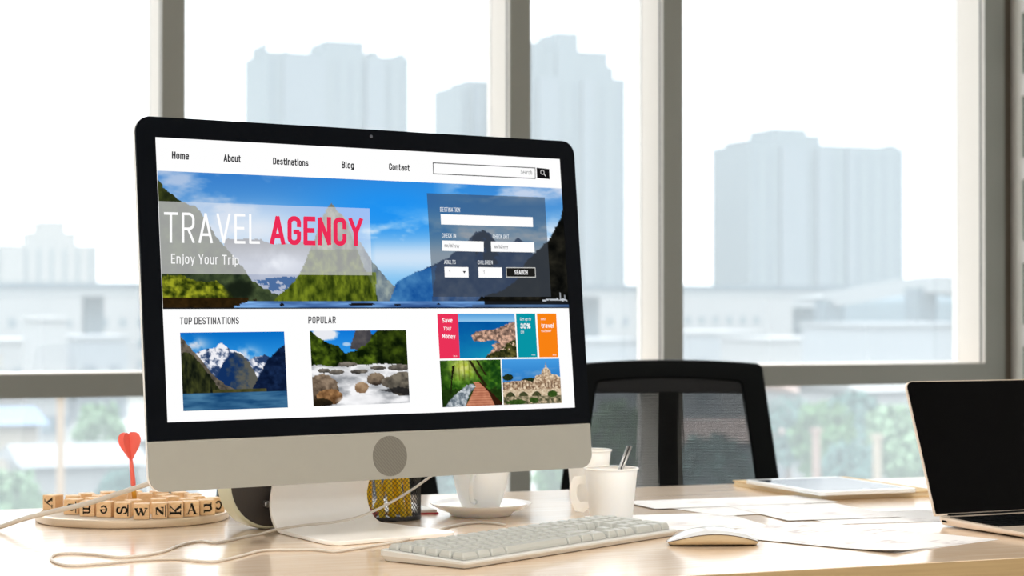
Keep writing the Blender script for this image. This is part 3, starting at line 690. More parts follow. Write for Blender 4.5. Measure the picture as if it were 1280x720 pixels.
# thin dark feet shadow gap
for x in (.03, KL - .03):
    for y in (.02, KD - .02): MB().box(x - .008, x + .008, y - .003, y + .003, 0, .0012).build('rubber_foot', M['black'], kb)
U_ = .01845; X0 = .0062; ROW = [.0075 + i * .0194 for i in range(6)]
def keymesh(x0, y0, w, d, h=.0082):
    mb = MB(); g = .0008; t = .0024
    vs = []
    for ins, z in ((g, .0004), (g + .0002, h * .45), (g + t * .75, h - .0007), (g + t, h)):
        for x, y in rrect(x0 + ins, x0 + w - ins, y0 + ins, y0 + d - ins, .0018, 2): vs.append((x, y, kz(y) + z))
    n = 12; fs = [tuple(range(3*n, 4*n))]
    for i in range(3): fs += [(i*n+k, i*n+(k+1) % n, (i+1)*n+(k+1) % n, (i+1)*n+k) for k in range(n)]
    return mb.add(vs, fs)
rows = [
    [1.5, 1.25, 1.5, 6.5, 1.5, 1.25, 1.5],
    [2.25] + [1] * 10 + [2.75], [1.75] + [1] * 11 + [2.25], [1.5] + [1] * 12 + [1.5], [1] * 13 + [2]]
for r, ws in enumerate(rows):
    x = X0
    for w in ws:
        keymesh(x, ROW[r], w * U_, .0188).build('key', M['key'], kb); x += w * U_
nx = X0 + 15.3 * U_; px_ = X0 + 18.6 * U_
for r in range(5):
    if r in (0, 3, 4): cols = (0, 1, 2)
    elif r == 1: cols = (1,)
    else: cols = ()
    for c_ in cols: keymesh(nx + c_ * U_, ROW[r], U_, .0188).build('key', M['key'], kb)
    pad = ((0, 2), (2, 1)) if r == 0 else ((0, 1), (1, 1), (2, 1))
    for c_, w in pad: keymesh(px_ + c_ * U_, ROW[r], w * U_, .0188).build('key', M['key'], kb)
    if r in (0, 2): keymesh(px_ + 3 * U_, ROW[r], U_, .0382).build('key', M['key'], kb)
    if r == 4: keymesh(px_ + 3 * U_, ROW[r], U_, .0188).build('key', M['key'], kb)
x = X0
for k in range(14): keymesh(X0 + k * 15 / 14 * U_, ROW[5], 15 / 14 * U_, .0158, .0066).build('key', M['key'], kb)
mb = MB()
for k in range(7):
    x = nx + k * U_ if k < 3 else px_ + (k - 3) * U_
    q = keymesh(x, ROW[5], U_, .0158, .0066); mb.add(q.v, q.f)
o = mb.build('function_keys', M['key'], kb); o['kind'] = 'stuff'

# ================================================================== MOUSE
ms = desk(891, 681); mcx, mcy = ms.x, ms.y
mo = thing('computer_mouse', 'low glossy white computer mouse beside the right end of the keyboard', 'mouse', (mcx, mcy, DESK), ang(2))
ML, MWd = .0565, .0285
def mw(s): return MWd * max(1 - abs(s) ** 3.2, 0.0) ** .5
def medge(s): return .0040 + .0115 * (1 - s * s)
mb = MB()
def shell(u, v):
    s = -math.cos(PI * u); w = -math.cos(PI * v); z = medge(s) + .0062 * (1 - s ** 4) * (1 - w * w) ** .8 + .0004
    return (s * ML, w * mw(s) * 1.0, z)
mb.grid(shell, 40, 20); mb.build('top_shell', M['mshell'], mo, smooth=True)
mb = MB()
def belly(u, v):
    s = -math.cos(PI * u); a = PI * v                       # from one edge under to the other
    w = -math.cos(a); k = math.sin(a) ** .5
    z = medge(s) * (1 - k) + .0002 * k
    return (s * ML * (1 - .05 * k), w * mw(s) * .985, max(z, .0002))
mb.grid(belly, 40, 20); mb.build('lower_body', mat('mouse_aluminium', rgb(206, 190, 160), .4, metal=.4), mo, smooth=True)
mb = MB()
for sg in (-1, 1):
    mb.tube([(-math.cos(PI*i/40) * ML, sg * mw(-math.cos(PI*i/40)) * .998, medge(-math.cos(PI*i/40)) + .0001) for i in range(1, 40)], .0005, 6)
mb.build('seam', mat('dark_seam', rgb(70, 56, 46), .5), mo, smooth=True)

# ================================================================== BOARD OF LETTER CUBES AND DART
bc_ = at_d(166, 648, 2.836); BX, BY = bc_.x, bc_.y
bd = thing('round_board', 'thin round board with a pale metal rim carrying wooden letter cubes, left end of desk', 'board', (BX, BY, DESK), 0)
BR = .131
MB().lathe([(0, 0), (BR - .003, 0), (BR, .0015), (BR, .0095), (BR - .002, .0112), (BR - .006, .0112), (BR - .007, .0105)], 96).build('rim', mat('pale_brass_rim', rgb(222, 202, 178), .35, metal=.5), bd, smooth='auto')
MB().lathe([(0, .0098), (BR - .0072, .0098), (BR - .0072, .0104), (0, .0104)], 96).build('face', mat('board_face', rgb(214, 200, 184), .7), bd)
BT = .0106
CB = .0206
def stroke_letter(ch):
    """letters drawn as strokes in a unit cell: list of (polyline, width)"""
    tk, tn = .19, .085
    def arc(cx, cy, rx, ry, a0, a1, n=14): return [(cx + rx * math.cos(math.radians(a0 + (a1 - a0) * k / n)), cy + ry * math.sin(math.radians(a0 + (a1 - a0) * k / n))) for k in range(n + 1)]
    D = {
     'w': [([(.06,.72),(.30,.18)],tk),([(.30,.18),(.47,.62)],tn),([(.46,.72),(.68,.18)],tk),([(.68,.18),(.90,.70)],tn),([(-.02,.74),(.20,.74)],tn),([(.38,.74),(.56,.74)],tn),([(.80,.74),(1.0,.74)],tn)],
     'z': [([(.22,.74),(.78,.74)],tn),([(.76,.72),(.24,.20)],tk),([(.22,.18),(.80,.18)],tn),([(.23,.76),(.23,.60)],tn),([(.79,.16),(.79,.34)],tn)],
     'K': [([(.25,.08),(.25,.92)],tk),([(.34,.44),(.80,.90)],tn),([(.42,.54),(.80,.10)],tk),([(.10,.06),(.42,.06)],tn),([(.10,.94),(.42,.94)],tn),([(.64,.06),(.98,.06)],tn),([(.62,.94),(.95,.94)],tn)],
     'A': [([(.20,.08),(.50,.90)],tn),([(.48,.92),(.80,.08)],tk),([(.32,.36),(.68,.36)],tn),([(.06,.06),(.34,.06)],tn),([(.64,.06),(.97,.06)],tn)],
     'u': [([(.24,.74),(.24,.34)]+arc(.44,.34,.20,.17,180,330),tk*.85),([(.72,.76),(.72,.18)],tk),([(.10,.75),(.30,.75)],tn),([(.58,.75),(.76,.75)],tn),([(.72,.17),(.90,.17)],tn)],
     'S': [(arc(.5,.70,.24,.20,20,270),.15),(arc(.5,.29,.26,.21,90,-160),.15),([(.73,.88),(.73,.66)],tn),([(.25,.12),(.25,.34)],tn)],
     'e': [([(.26,.48),(.74,.48)],tn),(arc(.5,.46,.25,.29,0,320),.14)],
     'm': [([(.16,.18),(.16,.74)],tk*.9),([(.16,.58)]+arc(.33,.58,.16,.15,180,0)+[(.49,.18)],tk*.8),([(.49,.58)]+arc(.66,.58,.16,.15,180,0)+[(.82,.18)],tk*.8),([(.04,.16),(.28,.16)],tn),([(.38,.16),(.60,.16)],tn),([(.71,.16),(.94,.16)],tn)],
     'y': [([(.18,.78),(.50,.26)],tk),([(.82,.78),(.50,.26),(.36,.06),(.22,.06)],tn),([(.06,.80),(.34,.80)],tn),([(.68,.80),(.94,.80)],tn)],
     'a': [(arc(.44,.36,.22,.20,0,360),.12),([(.68,.66),(.68,.16)],tk),(arc(.48,.62,.20,.16,0,160),.12)],
     'c': [(arc(.5,.46,.27,.32,40,320),.15)],
    }
    return D[ch]
def letter_mesh(ch, rot, bar=False):
    mb = MB(); s = CB * .92
    st = list(stroke_letter(ch))
    if bar: st = st + [([(.04, -.02), (.96, -.02)], .10)]
    a = math.radians(rot); ca, sa = math.cos(a), math.sin(a)
    for pl, w in st:
        for (xa, ya), (xb, yb) in zip(pl[:-1], pl[1:]):
            d = Vector((xb - xa, yb - ya)); L = d.length
            if L < 1e-6: continue
            d /= L; nn = Vector((-d.y, d.x)) * w / 2; e = d * .03
            q = [Vector((xa, ya)) - e - nn, Vector((xb, yb)) + e - nn, Vector((xb, yb)) + e + nn, Vector((xa, ya)) - e + nn]
            ps = []
            for p_ in q:
                x, y = (p_.x - .5) * .84, (p_.y - .47) * .84
                ps.append((x * ca - y * sa, x * sa + y * ca))
            mb.prism([(x * s, y * s) for x, y in ps], -CB / 2 - .00012, -CB / 2 + .0002, lambda x, y, w_: (x, w_, CB / 2 + y))
    return mb
cube_base = MB().box(-CB/2, CB/2, -CB/2, CB/2, 0, CB)
def cube(x, y, yaw, label, group, letter=None, rot=0, bar=False):
    if letter is None:
        o = MB().box(-CB/2, CB/2, -CB/2, CB/2, 0, CB).build('letter_cube', M['block'], None, bevel=.0009)
        o.location = (x, y, DESK + BT); o.rotation_euler = (0, 0, yaw)
        return tag(o, label, 'cube', group)
    t = thing('letter_cube', label, 'cube', (x, y, DESK + BT), yaw, group)
    MB().box(-CB/2, CB/2, -CB/2, CB/2, 0, CB).build('cube_body', M['block'], t, bevel=.0009)
    letter_mesh(letter, rot, bar).build('printed_letter', M['ink'], t)
    return t
GRP = 'wooden letter cubes on the round board'
front = [  # px centre, depth, extra yaw (deg), letter, rotation, underline, label
    (61, 2.850, -22, 'y', -90, False, 'beech letter cube with a sideways y, farthest left on the round board'),
    (88, 2.788, -14, 'a', 90, True, 'beech letter cube with a sideways a half behind the white cable, second from left'),
    (108.5, 2.764, -10, 'm', -90, False, 'beech letter cube with a sideways m crossed by the white cable, left part of board'),
    (129.5, 2.752, -8, 'e', 180, False, 'beech letter cube with an upside-down e, left of the cube with S'),
    (152.5, 2.742, 2, 'S', 90, True, 'beech letter cube with a sideways underlined S, left of the cube with w'),
    (176.5, 2.724, 6, 'w', 0, False, 'beech letter cube with an upright w, foremost of the front row'),
    (199.5, 2.734, 10, 'z', 90, True, 'beech letter cube with a sideways z, between the cubes with w and K'),
    (219.6, 2.746, 12, 'K', 90, False, 'beech letter cube with a large sideways K, between z and A'),
    (239.6, 2.760, 14, 'A', 0, False, 'beech letter cube with an upright capital A near the computer corner'),
    (259.5, 2.780, 18, 'u', 90, False, 'beech letter cube with a sideways u, right of the cube with A'),
    (273, 2.812, 40, 'c', 180, False, 'beech letter cube with a curved letter, rightmost on the round board'),
]
occ = []
for px, d, yw, ch, rot, bar, lab in front:
    p_ = at_d(px, 640, d); yaw = -PSI + math.radians(yw); bx, by = p_.x - math.sin(yaw) * CB / 2, p_.y + math.cos(yaw) * CB / 2
    if ch == 'S': bar = True
    cube(bx, by, yaw, lab, GRP, ch, rot, bar); occ.append((bx, by))
rnd = random.Random(11)
inner = 0
for r, n, a0 in ((.086, 15, .1), (.052, 9, .35), (.106, 22, .3), (.024, 3, .9)):
    for k in range(n):
        a = a0 + 2 * PI * k / n
        x, y = BX + r * math.cos(a), BY + r * math.sin(a)
        if any((x - q[0]) ** 2 + (y - q[1]) ** 2 < .0292 ** 2 for q in occ): continue
        if math.hypot(x - BX, y - BY) < .022: continue
        if r > .1 and (x - BX) * SY + (y - BY) * CY < .012: continue
        occ.append((x, y)); inner += 1
        cube(x, y, rnd.uniform(-.3, .3), 'beech letter cube behind the front row on the round board, showing mostly its top', GRP)
# dart standing in the middle
dp = at_d(169.5, 640, 2.842)
da = thing('dart', 'red plastic dart with a heart-shaped flight standing upright among the letter cubes', 'dart', (dp.x, dp.y, DESK + .0103), 0)
lean = Matrix.Rotation(-.085, 4, 'Y') @ Matrix.Rotation(-.03, 4, 'X')
z0, z1, z2, z3 = 0, .012, .034, .0705
MB().lathe([(.0002, 0), (.0011, .010), (.0011, z1)], 12, M=lean).build('point', M['steel'], da, smooth=True)
MB().lathe([(.0011, z1), (.0030, z1 + .001), (.0034, z1 + .012), (.0032, z2 - .002), (.0026, z2), (0.0001, z2)], 20, M=lean).build('barrel', M['gold'], da, smooth=True)
MB().lathe([(.0027, z2), (.0036, z2 + .004), (.0030, z3 - .010), (.0026, z3), (.0001, z3 + .001)], 16, M=lean).build('shaft', M['red'], da, smooth=True)
FH = .0425
half = [(0, 0), (.0020, .004), (.0074, .0125), (.0128, .0205), (.0158, .0275), (.0164, .0335), (.0146, .0388), (.0106, .0418), (.0064, FH), (.0028, .0412), (0, .0392)]
for k, a in enumerate((-.50, .95, 2.55, 4.0)):
    ca, sa = math.cos(a), math.sin(a)
    mb = MB(); mb.prism(half, -.0004, .0004, lambda x, y, w, ca=ca, sa=sa: lean @ Vector((x * ca - w * sa, x * sa + w * ca, z3 - .004 + y)))
    mb.build('flight', M['red'], da)

# ================================================================== CABLES
def cable(name, pts, r, label, per=10, m='cable'):
    P = spline(pts, per); mb = MB(); mb.tube(P, r, 10)
    o = mb.build(name, M[m], None, smooth=True)
    return tag(o, label, 'cable')
pts = [at_d(-70, 685, 2.62), at_d(-10, 662.5, 2.68), at_d(30, 648.6, 2.655), at_d(72, 638, 2.645), at_d(114, 628, 2.635), at_d(152, 615.5, 2.63), at_d(186, 604.5, 2.62), at_d(215, 594, 2.615), at_d(270, 575, 2.60), at_d(330, 556, 2.59), at_d(352, 552, 2.565)]
pts[0].z = DESK + .0033; pts[1].z = max(pts[1].z, DESK + .0033)
cable('power_cable', pts, .0033, 'thick ivory cable arching over the letter cubes into the back of the computer')
H = .0017
kk = [(632, 656.5), (616, 654), (600, 653.2), (585, 654.2), (568, 657), (548, 662), (530, 668), (512, 673.5), (490, 678.5), (462, 683), (440, 686.5), (418, 689.5), (396, 687.3), (370, 687.3), (345, 687.4), (325, 688.5), (300, 695), (270, 701.6), (245, 701), (219, 698.7), (175, 700.2), (131, 704.2), (92, 706.8), (74, 704.5), (63.6, 698.5), (70, 693), (92, 691.4), (122, 693.4), (149, 696.3), (180, 694), (205, 689), (228, 680.5), (250, 676.4), (268, 678.2), (288, 675), (308, 670.6), (325, 667.8)]
pts = [desk(x, y, H) for x, y in kk]
pts += [at_d(345, 662, 2.622), at_d(380, 656.5, 2.606), at_d(412, 653.5, 2.604), at_d(440, 648.5, 2.608), at_d(462, 641, 2.618), at_d(482, 631.5, 2.635), at_d(508, 616.5, 2.67), at_d(532, 600, 2.70), at_d(548, 586, 2.725), at_d(556, 560, 2.735), at_d(548, 540, 2.715)]
cable('keyboard_cable', pts, .0016, 'thin ivory cable looping on the desk from the keyboard to the back of the computer', 8)

# ================================================================== ROUND CLOCK BEHIND THE STAND
cp = at_d(338, 660, 2.700)
ck = thing('round_clock', 'round pale green drum clock with dark grey back, left of the computer stand', 'clock', (cp.x, cp.y, DESK), YAW)
CR = .062; Mx = Matrix.Translation((0, 0, CR + .0006)) @ Matrix.Rotation(PI / 2, 4, 'X')   # axis along local -y (towards viewer)
MB().lathe([(.0001, 0), (CR - .004, 0), (CR - .001, -.002), (CR, -.006), (CR, -.030), (CR - .002, -.034), (CR - .006, -.036), (.0001, -.036)], 72, M=Mx).build('body', M['clockbody'], ck, smooth='auto')
MB().lathe([(.0001, .0012), (CR - .0052, .0012), (CR - .004, .0002), (CR - .004, -.001)], 72, M=Mx).build('back_plate', M['clockback'], ck, smooth='auto')
kz_ = at_d(331.5, 629.5, 2.697).z - DESK
Mk = Matrix.Translation((-.009, 0, kz_)) @ Matrix.Rotation(PI / 2, 4, 'X')
MB().lathe([(.0044, .001), (.0044, .008), (.0036, .0095), (.0001, .0095)], 20, M=Mk).build('knob', M['steel'], ck, smooth='auto')

# ================================================================== MESH PEN CUP
pp = at_d(487, 650, 2.838)
pcup = thing('pen_cup', 'round black wire mesh pencil cup behind the computer stand', 'pen cup', (pp.x, pp.y, DESK), 0)
PR = .0425; PHt = .098
mb = MB(); na, nz = 46, 30
vs = []; fs = []
for j in range(nz + 1):
    for i in range(na):
        a = 2 * PI * (i + .5 * (j % 2)) / na; vs.append((PR * math.cos(a), PR * math.sin(a), .003 + (PHt - .006) * j / nz))
for j in range(0, nz - 1):
    for i in range(na):
        e = j % 2
        if e == 0: fs.append((j*na+i, (j+1)*na+i, (j+2)*na+i, (j+1)*na+(i-1) % na))
        else: fs.append((j*na+i, (j+1)*na+(i+1) % na, (j+2)*na+i, (j+1)*na+i))
mb.add(vs, fs); o = mb.build('mesh_wall', M['wire'], pcup, fix=False)
w = o.modifiers.new('w', 'WIREFRAME'); w.thickness = .0010; w.use_even_offset = False
MB().lathe([(.0001, 0), (PR, 0), (PR + .0008, .001), (PR + .0008, .006), (PR - .001, .006), (PR - .001, .0016), (.0001, .0016)], 64).build('bottom', M['wire'], pcup, smooth='auto')
mb = MB(); mb.tube([((PR) * math.cos(2*PI*k/64), PR * math.sin(2*PI*k/64), PHt - .002) for k in range(65)], .0018, 8); mb.build('rim', M['wire'], pcup, smooth=True)
# pencils standing in it: foot (px offset), top offset
PGR = 'pencils in the wire mesh cup'
pen = [(-.022, -.017, .016, -.020, 'yellow pencil in the mesh cup crossing from lower left to upper right, frontmost'),
       (-.028, .006, -.030, .008, 'yellow pencil at the far left of the mesh cup, nearly upright'),
       (-.008, -.026, -.020, -.020, 'yellow pencil in the mesh cup leaning left, its foot near the front'),
       (.006, -.024, -.006, -.026, 'yellow pencil in the mesh cup slanting slightly to the upper left, middle front'),
       (.002, -.008, .026, -.010, 'yellow pencil in the mesh cup leaning right behind the frontmost pencils'),
       (.020, -.018, .004, -.012, 'yellow pencil in the mesh cup with foot at right and top towards the centre'),
       (.027, -.004, .018, .012, 'yellow pencil at the back right of the mesh cup leaning inward'),
       (.008, .018, .002, .022, 'yellow pencil at the back of the mesh cup')]
for x0, y0, x1, y1, lab in pen:
    c0, s0 = math.cos(-PSI), math.sin(-PSI)
    rot = lambda x, y: (x * c0 - y * s0, x * s0 + y * c0)
    a0, b0 = rot(x0, y0); a1, b1 = rot(x1, y1)
    A = Vector((0, 0, 0)); t = thing('pencil', lab, 'pencil', (pp.x + a0, pp.y + b0, DESK + .0036), 0, PGR)
    D = Vector((a1 - a0, b1 - b0, .095)).normalized(); L = .150
    Q = Vector((0, 0, 1)).rotation_difference(D).to_matrix().to_4x4()
    MB().lathe([(.0001, 0), (.0044, .0002), (.0046, .001), (.0046, .009), (.0045, .0095)], 6, M=Q).build('end_cap', M['pink'] if x0 < -.02 else M['yellow'], t)
    MB().lathe([(.0046, .0095), (.0047, .010), (.0047, L - .018)], 6, M=Q).build('shaft', M['yellow'], t)
    MB().lathe([(.0047, L - .018), (.0011, L - .004)], 12, M=Q).build('sharpened_cone', M['pwood'], t)
    MB().lathe([(.0011, L - .004), (.0001, L)], 8, M=Q).build('graphite_tip', M['ink'], t)

# ================================================================== SAUCER AND COFFEE CUP
sp = at_d(601, 650, 2.884)
SR = .0712
sc_ = MB().lathe([(.0001, .0), (.040, .0), (.043, .0012), (.044, .004), (.058, .0095), (SR - .001, .0165), (SR, .0176), (SR - .0012, .0182), (.056, .0122), (.040, .0078), (.0001, .0068)], 80).build('saucer', M['china'], None, smooth=True)
sc_.location = (sp.x, sp.y, DESK); tag(sc_, 'white china saucer under the large coffee cup', 'saucer')
cu = thing('coffee_cup', 'white china coffee cup standing on the saucer, its top hidden by the computer', 'cup', (sp.x, sp.y, DESK + .0078), 0)
MB().lathe([(.0001, 0), (.022, 0), (.0245, .001), (.0262, .004), (.031, .016), (.0362, .034), (.0398, .052), (.0415, .064), (.0418, .0655), (.0408, .0658), (.0385, .052), (.035, .034), (.029, .014), (.020, .006), (.0001, .005)], 72).build('body', M['china'], cu, smooth=True)
ha = -PSI - PI / 2 - .25
hp = []
for k in range(15):
    a = -PI / 2 + PI * k / 14; rr = .034 + .019 * math.cos(a); zz = .033 + .019 * math.sin(a); rr = max(rr, .0325)
    if k == 0: rr = .030
    if k == 14: rr = .0375
    hp.append((rr * math.cos(ha), rr * math.sin(ha), zz))
MB().tube(hp, .0036, 10).build('handle', M['china'], cu, smooth=True)

# ================================================================== PAPER CUPS
def paper_cup(px, d, label, rt, rb, h, handle, n_extra=None):
    q = at_d(px, 640, d); t = thing('paper_cup', label, 'cup', (q.x, q.y, DESK), 0, 'white paper cups behind the keyboard')
    MB().lathe([(.0001, .004), (rb - .001, .004), (rb - .001, .0), (rb, .0), (rt, h - .002), (rt - .0008, h - .002), (rb - .0008, .0052), (.0001, .0052)], 64).build('cup_wall', M['cup'], t, smooth='auto')
    mb = MB(); mb.tube([((rt + .0006) * math.cos(2*PI*k/64), (rt + .0006) * math.sin(2*PI*k/64), h - .0012) for k in range(65)], .0014, 8); mb.build('rolled_rim', M['cup'], t, smooth=True)
    if handle is not None:
        ca, sa = math.cos(handle), math.sin(handle)
        out = [(rb + (rt - rb) * .22 - .001, h * .22), (rt - .002 + .006, h * .10), (rt + .016, h * .12), (rt + .023, h * .30), (rt + .024, h * .62), (rt + .018, h * .80), (rt + .004, h * .82), (rt - .004, h * .80)]
        inn = [(rt - .005, h * .66), (rt + .010, h * .66), (rt + .0135, h * .58), (rt + .0135, h * .40), (rt + .009, h * .30), (rb + (rt - rb) * .3 - .0005, h * .31)]
        # flat folded paper handle: ring of two outlines
        P_ = out + inn
        mb = MB(); mb.prism(P_, -.0007, .0007, lambda x, y, w: (x * ca - w * sa, x * sa + w * ca, y)); mb.build('paper_handle', M['cup'], t)
    return q, t
fq, fcup = paper_cup(764, 2.842, 'small white paper cup with a steel stirrer, nearest behind the keyboard', .0362, .0292, .0700, -PSI + PI - .35)
rq, rcup = paper_cup(736, 3.06, 'taller white paper cup standing behind the cup with the stirrer', .0325, .0255, .0800, None)
# stirrer
a_ = Vector((fq.x, fq.y, DESK + .0065)) + Vector((-.010 * CY, .010 * SY, 0)); b_ = at_d(787, 557.5, 2.845)
st_o = thing('stirrer', 'thin steel stirrer leaning in the front paper cup', 'stirrer', tuple(a_), 0)
dv = b_ - a_; side = Vector((CY, -SY, 0)) * .0021
for sg in (-1, 1):
    MB().tube([side * sg, side * sg + dv], .0018, 12).build('rod', M['steel'], st_o, smooth=True)
MB().tube([(0, 0, 0.0), dv * .998], .0012, 8).build('core', M['black'], st_o, smooth=True)

# ================================================================== RED NOTEBOOK + SHEETS
nbk = thing('notebook', 'small white pad with a red cover lying behind the mesh cup and saucer', 'notebook', (.845, 2.738, DESK), 0)
MB().box(0, .128, 0, .19, 0, .0022).build('red_cover', M['redcover'], nbk)
MB().box(.002, .126, .002, .188, .0022, .0062).build('page_block', M['paper'], nbk)
def sheet_mat():
    m = bpy.data.materials.new('printed_sheet'); m.use_nodes = True; nt = m.node_tree; p = nt.nodes['Principled BSDF']
    tc = nt.nodes.new('ShaderNodeTexCoord'); mp = nt.nodes.new('ShaderNodeMapping'); mp.inputs['Scale'].default_value = (26, 90, 1)
    n1 = nt.nodes.new('ShaderNodeTexNoise'); n1.inputs['Scale'].default_value = 1.0; n1.inputs['Detail'].default_value = 2
    n2 = nt.nodes.new('ShaderNodeTexNoise'); n2.inputs['Scale'].default_value = 11; n2.inputs['Detail'].default_value = 1
    rp = nt.nodes.new('ShaderNodeValToRGB'); rp.color_ramp.elements[0].position = .50; rp.color_ramp.elements[1].position = .62
    rp2 = nt.nodes.new('ShaderNodeValToRGB'); rp2.color_ramp.elements[0].position = .52; rp2.color_ramp.elements[1].position = .58
    ml = nt.nodes.new('ShaderNodeMath'); ml.operation = 'MULTIPLY'; m2 = nt.nodes.new('ShaderNodeMath'); m2.operation = 'MULTIPLY'; m2.inputs[1].default_value = .5
    mx = nt.nodes.new('ShaderNodeMix'); mx.data_type = 'RGBA'; mx.inputs[6].default_value = rgb(238, 237, 238); mx.inputs[7].default_value = rgb(150, 132, 138)
    nt.links.new(tc.outputs['Object'], mp.inputs[0]); nt.links.new(mp.outputs[0], n1.inputs['Vector']); nt.links.new(tc.outputs['Object'], n2.inputs['Vector'])
    nt.links.new(n1.outputs[0], rp.inputs[0]); nt.links.new(n2.outputs[0], rp2.inputs[0]); nt.links.new(rp.outputs[0], ml.inputs[0]); nt.links.new(rp2.outputs[0], ml.inputs[1])
    nt.links.new(ml.outputs[0], m2.inputs[0]); nt.links.new(m2.outputs[0], mx.inputs[0]); nt.links.new(mx.outputs[2], p.inputs['Base Color'])
    p.inputs['Roughness'].default_value = .6; p.inputs['Specular IOR Level'].default_value = .3
    return m
SHEET = sheet_mat()
def sheet(cx, cy, rotz, h, label, curl=0.0, w=.21, l=.297, corner=(0, 0)):
    mb = MB(); t = .00022
    def z(u, v):
        # curl lifts one corner (corner given in u,v)
        d = max(0, 1 - math.hypot((u - corner[0]) * w, (v - corner[1]) * l) / .09)
        return curl * d * d
    mb.grid(lambda u, v: (u * w, v * l, z(u, v) + t), 14, 18); mb.grid(lambda u, v: (u * w, v * l, z(u, v)), 14, 18, flip=True)
    W = 15; n = len(mb.v) // 2
    for k in range(14): mb.f.append((k, k + n, k + 1 + n, k + 1)); mb.mi.append(0); b = 18 * W; mb.f.append((b + k, b + k + 1, b + k + 1 + n, b + k + n)); mb.mi.append(0)
    for k in range(18): mb.f.append((k*W, (k+1)*W, (k+1)*W + n, k*W + n)); mb.mi.append(0); mb.f.append((k*W+14, k*W+14+n, (k+1)*W+14+n, (k+1)*W+14)); mb.mi.append(0)
    o = mb.build('paper_sheet', SHEET); o.location = (cx, cy, DESK + h); o.rotation_euler = (0, 0, rotz)
    return tag(o, label, 'paper', 'printed sheets on the desk')
q = desk(1119, 692.6)
r0 = ang(46)
sheet(q.x + .006, q.y + .004, r0 - .05, .0003, 'printed sheet lowest in the front pile beside the mouse, edge fanned out to the right')
sheet(q.x + .003, q.y + .003, r0 - .022, .0007, 'printed sheet in the middle of the front pile beside the mouse', .002)
sheet(q.x, q.y, r0, .0011, 'topmost printed sheet of the front pile, its near corner lifted slightly', .0035)
q = desk(963, 658); sheet(q.x - .205, q.y + .012, ang(14), .0003, 'printed sheet lying flat just beyond the mouse, past the keyboard end', w=.205, l=.20)
q = desk(1040, 656); sheet(q.x, q.y, ang(14), .0004, 'printed sheet lying flat between the front pile and the kraft notebook, near the laptop', w=.21, l=.15)
q = desk(905, 646); sheet(q.x, q.y, ang(30), .0009, 'printed sheet lying askew across the middle sheets behind the mouse', w=.21, l=.16)
q = desk(985, 652); sheet(q.x, q.y, ang(17), .0014, 'printed sheet lying across the others between the mouse and the laptop hinge', w=.17, l=.21)
q = desk(830, 640); sheet(q.x, q.y + .03, ang(20), .0018, 'farthest printed sheet of the spread, just right of the paper cups', w=.297, l=.12)

# ================================================================== KRAFT NOTEBOOK AND TABLET
q = desk(1026, 626); nq = q
kn = thing('notebook', 'kraft-covered notebook lying under the tablet near the far desk edge', 'notebook', (q.x, q.y, DESK), 0)
NW, NL, NT = .212, .283, .0085
MB().box(0, NW, 0, NL, 0, .0012).build('back_cover', M['nb'], kn); MB().box(.002, NW - .002, .002, NL - .002, .0012, NT - .0012).build('page_block', M['nbpages'], kn)
MB().box(0, NW, 0, NL, NT - .0012, NT).build('front_cover', M['nb'], kn)
q = desk(1027, 615.5, NT + .006)
tb = thing('tablet', 'white-framed tablet with a dark screen lying on the kraft notebook', 'tablet', (q.x + .0005, q.y + .003, DESK + NT), 0)
TW, TL = .170, .242
mb = MB(); mb.prism(rrect(0, TW, 0, TL, .010, 6), 0, .0062); mb.build('body', mat('white_tablet_glass', rgb(238, 241, 243), .15, spec=.5), tb, bevel=.0012)
mb = MB(); mb.prism(rrect(.010, TW - .010, .022, TL - .022, .001, 2), .0060, .00635); mb.build('display', M['tablet_screen'], tb)
mb = MB(); mb.prism([(TW/2 + .006*math.cos(2*PI*k/24), .011 + .006*math.sin(2*PI*k/24)) for k in range(24)], .0060, .0064); mb.build('home_button', M['alu_light'], tb)

# ================================================================== LAPTOP
hx, hy = cam2world(.565, 2.746)
lp = thing('laptop', 'thin open laptop with a black screen at the right end of the desk', 'laptop', (hx, hy, DESK), ang(25.6))
LW, LD = .2805, .1965
def lbz(y): return .0125 + .0065 * y / LD * .75     # y negative towards the viewer
mb = MB(); lo = rrect(0, LW, -LD, 0, .010, 5); n = len(lo)
vs = [(x + (.003 if x < LW/2 else -.003), y + (.003 if y < -LD/2 else -.002), .0022) for x, y in lo] + [(x, y, lbz(y) - .003) for x, y in lo] + [(x, y, lbz(y) - .0004) for x, y in lo] + [(x + (.0004 if x < LW/2 else -.0004), y, lbz(y)) for x, y in lo]
fs = [tuple(range(n - 1, -1, -1)), tuple(range(3*n, 4*n))]
for i in range(3): fs += [(i*n+k, i*n+(k+1) % n, (i+1)*n+(k+1) % n, (i+1)*n+k) for k in range(n)]
mb.add(vs, fs); mb.build('base', M['laptop'], lp)
for x in (.03, LW - .03):
    for y in (-.03, -LD + .03):
        o = MB().lathe([(.0001, 0), (.006, 0), (.006, .0024), (.0001, .0024)], 16, c=(x, y, 0)).build('rubber_foot', M['black'], lp)
MB().box(-.0003, .001, -.021, -.012, .0062, .0088).build('port', M['black'], lp)
kw = (LW - .016) / 14.5
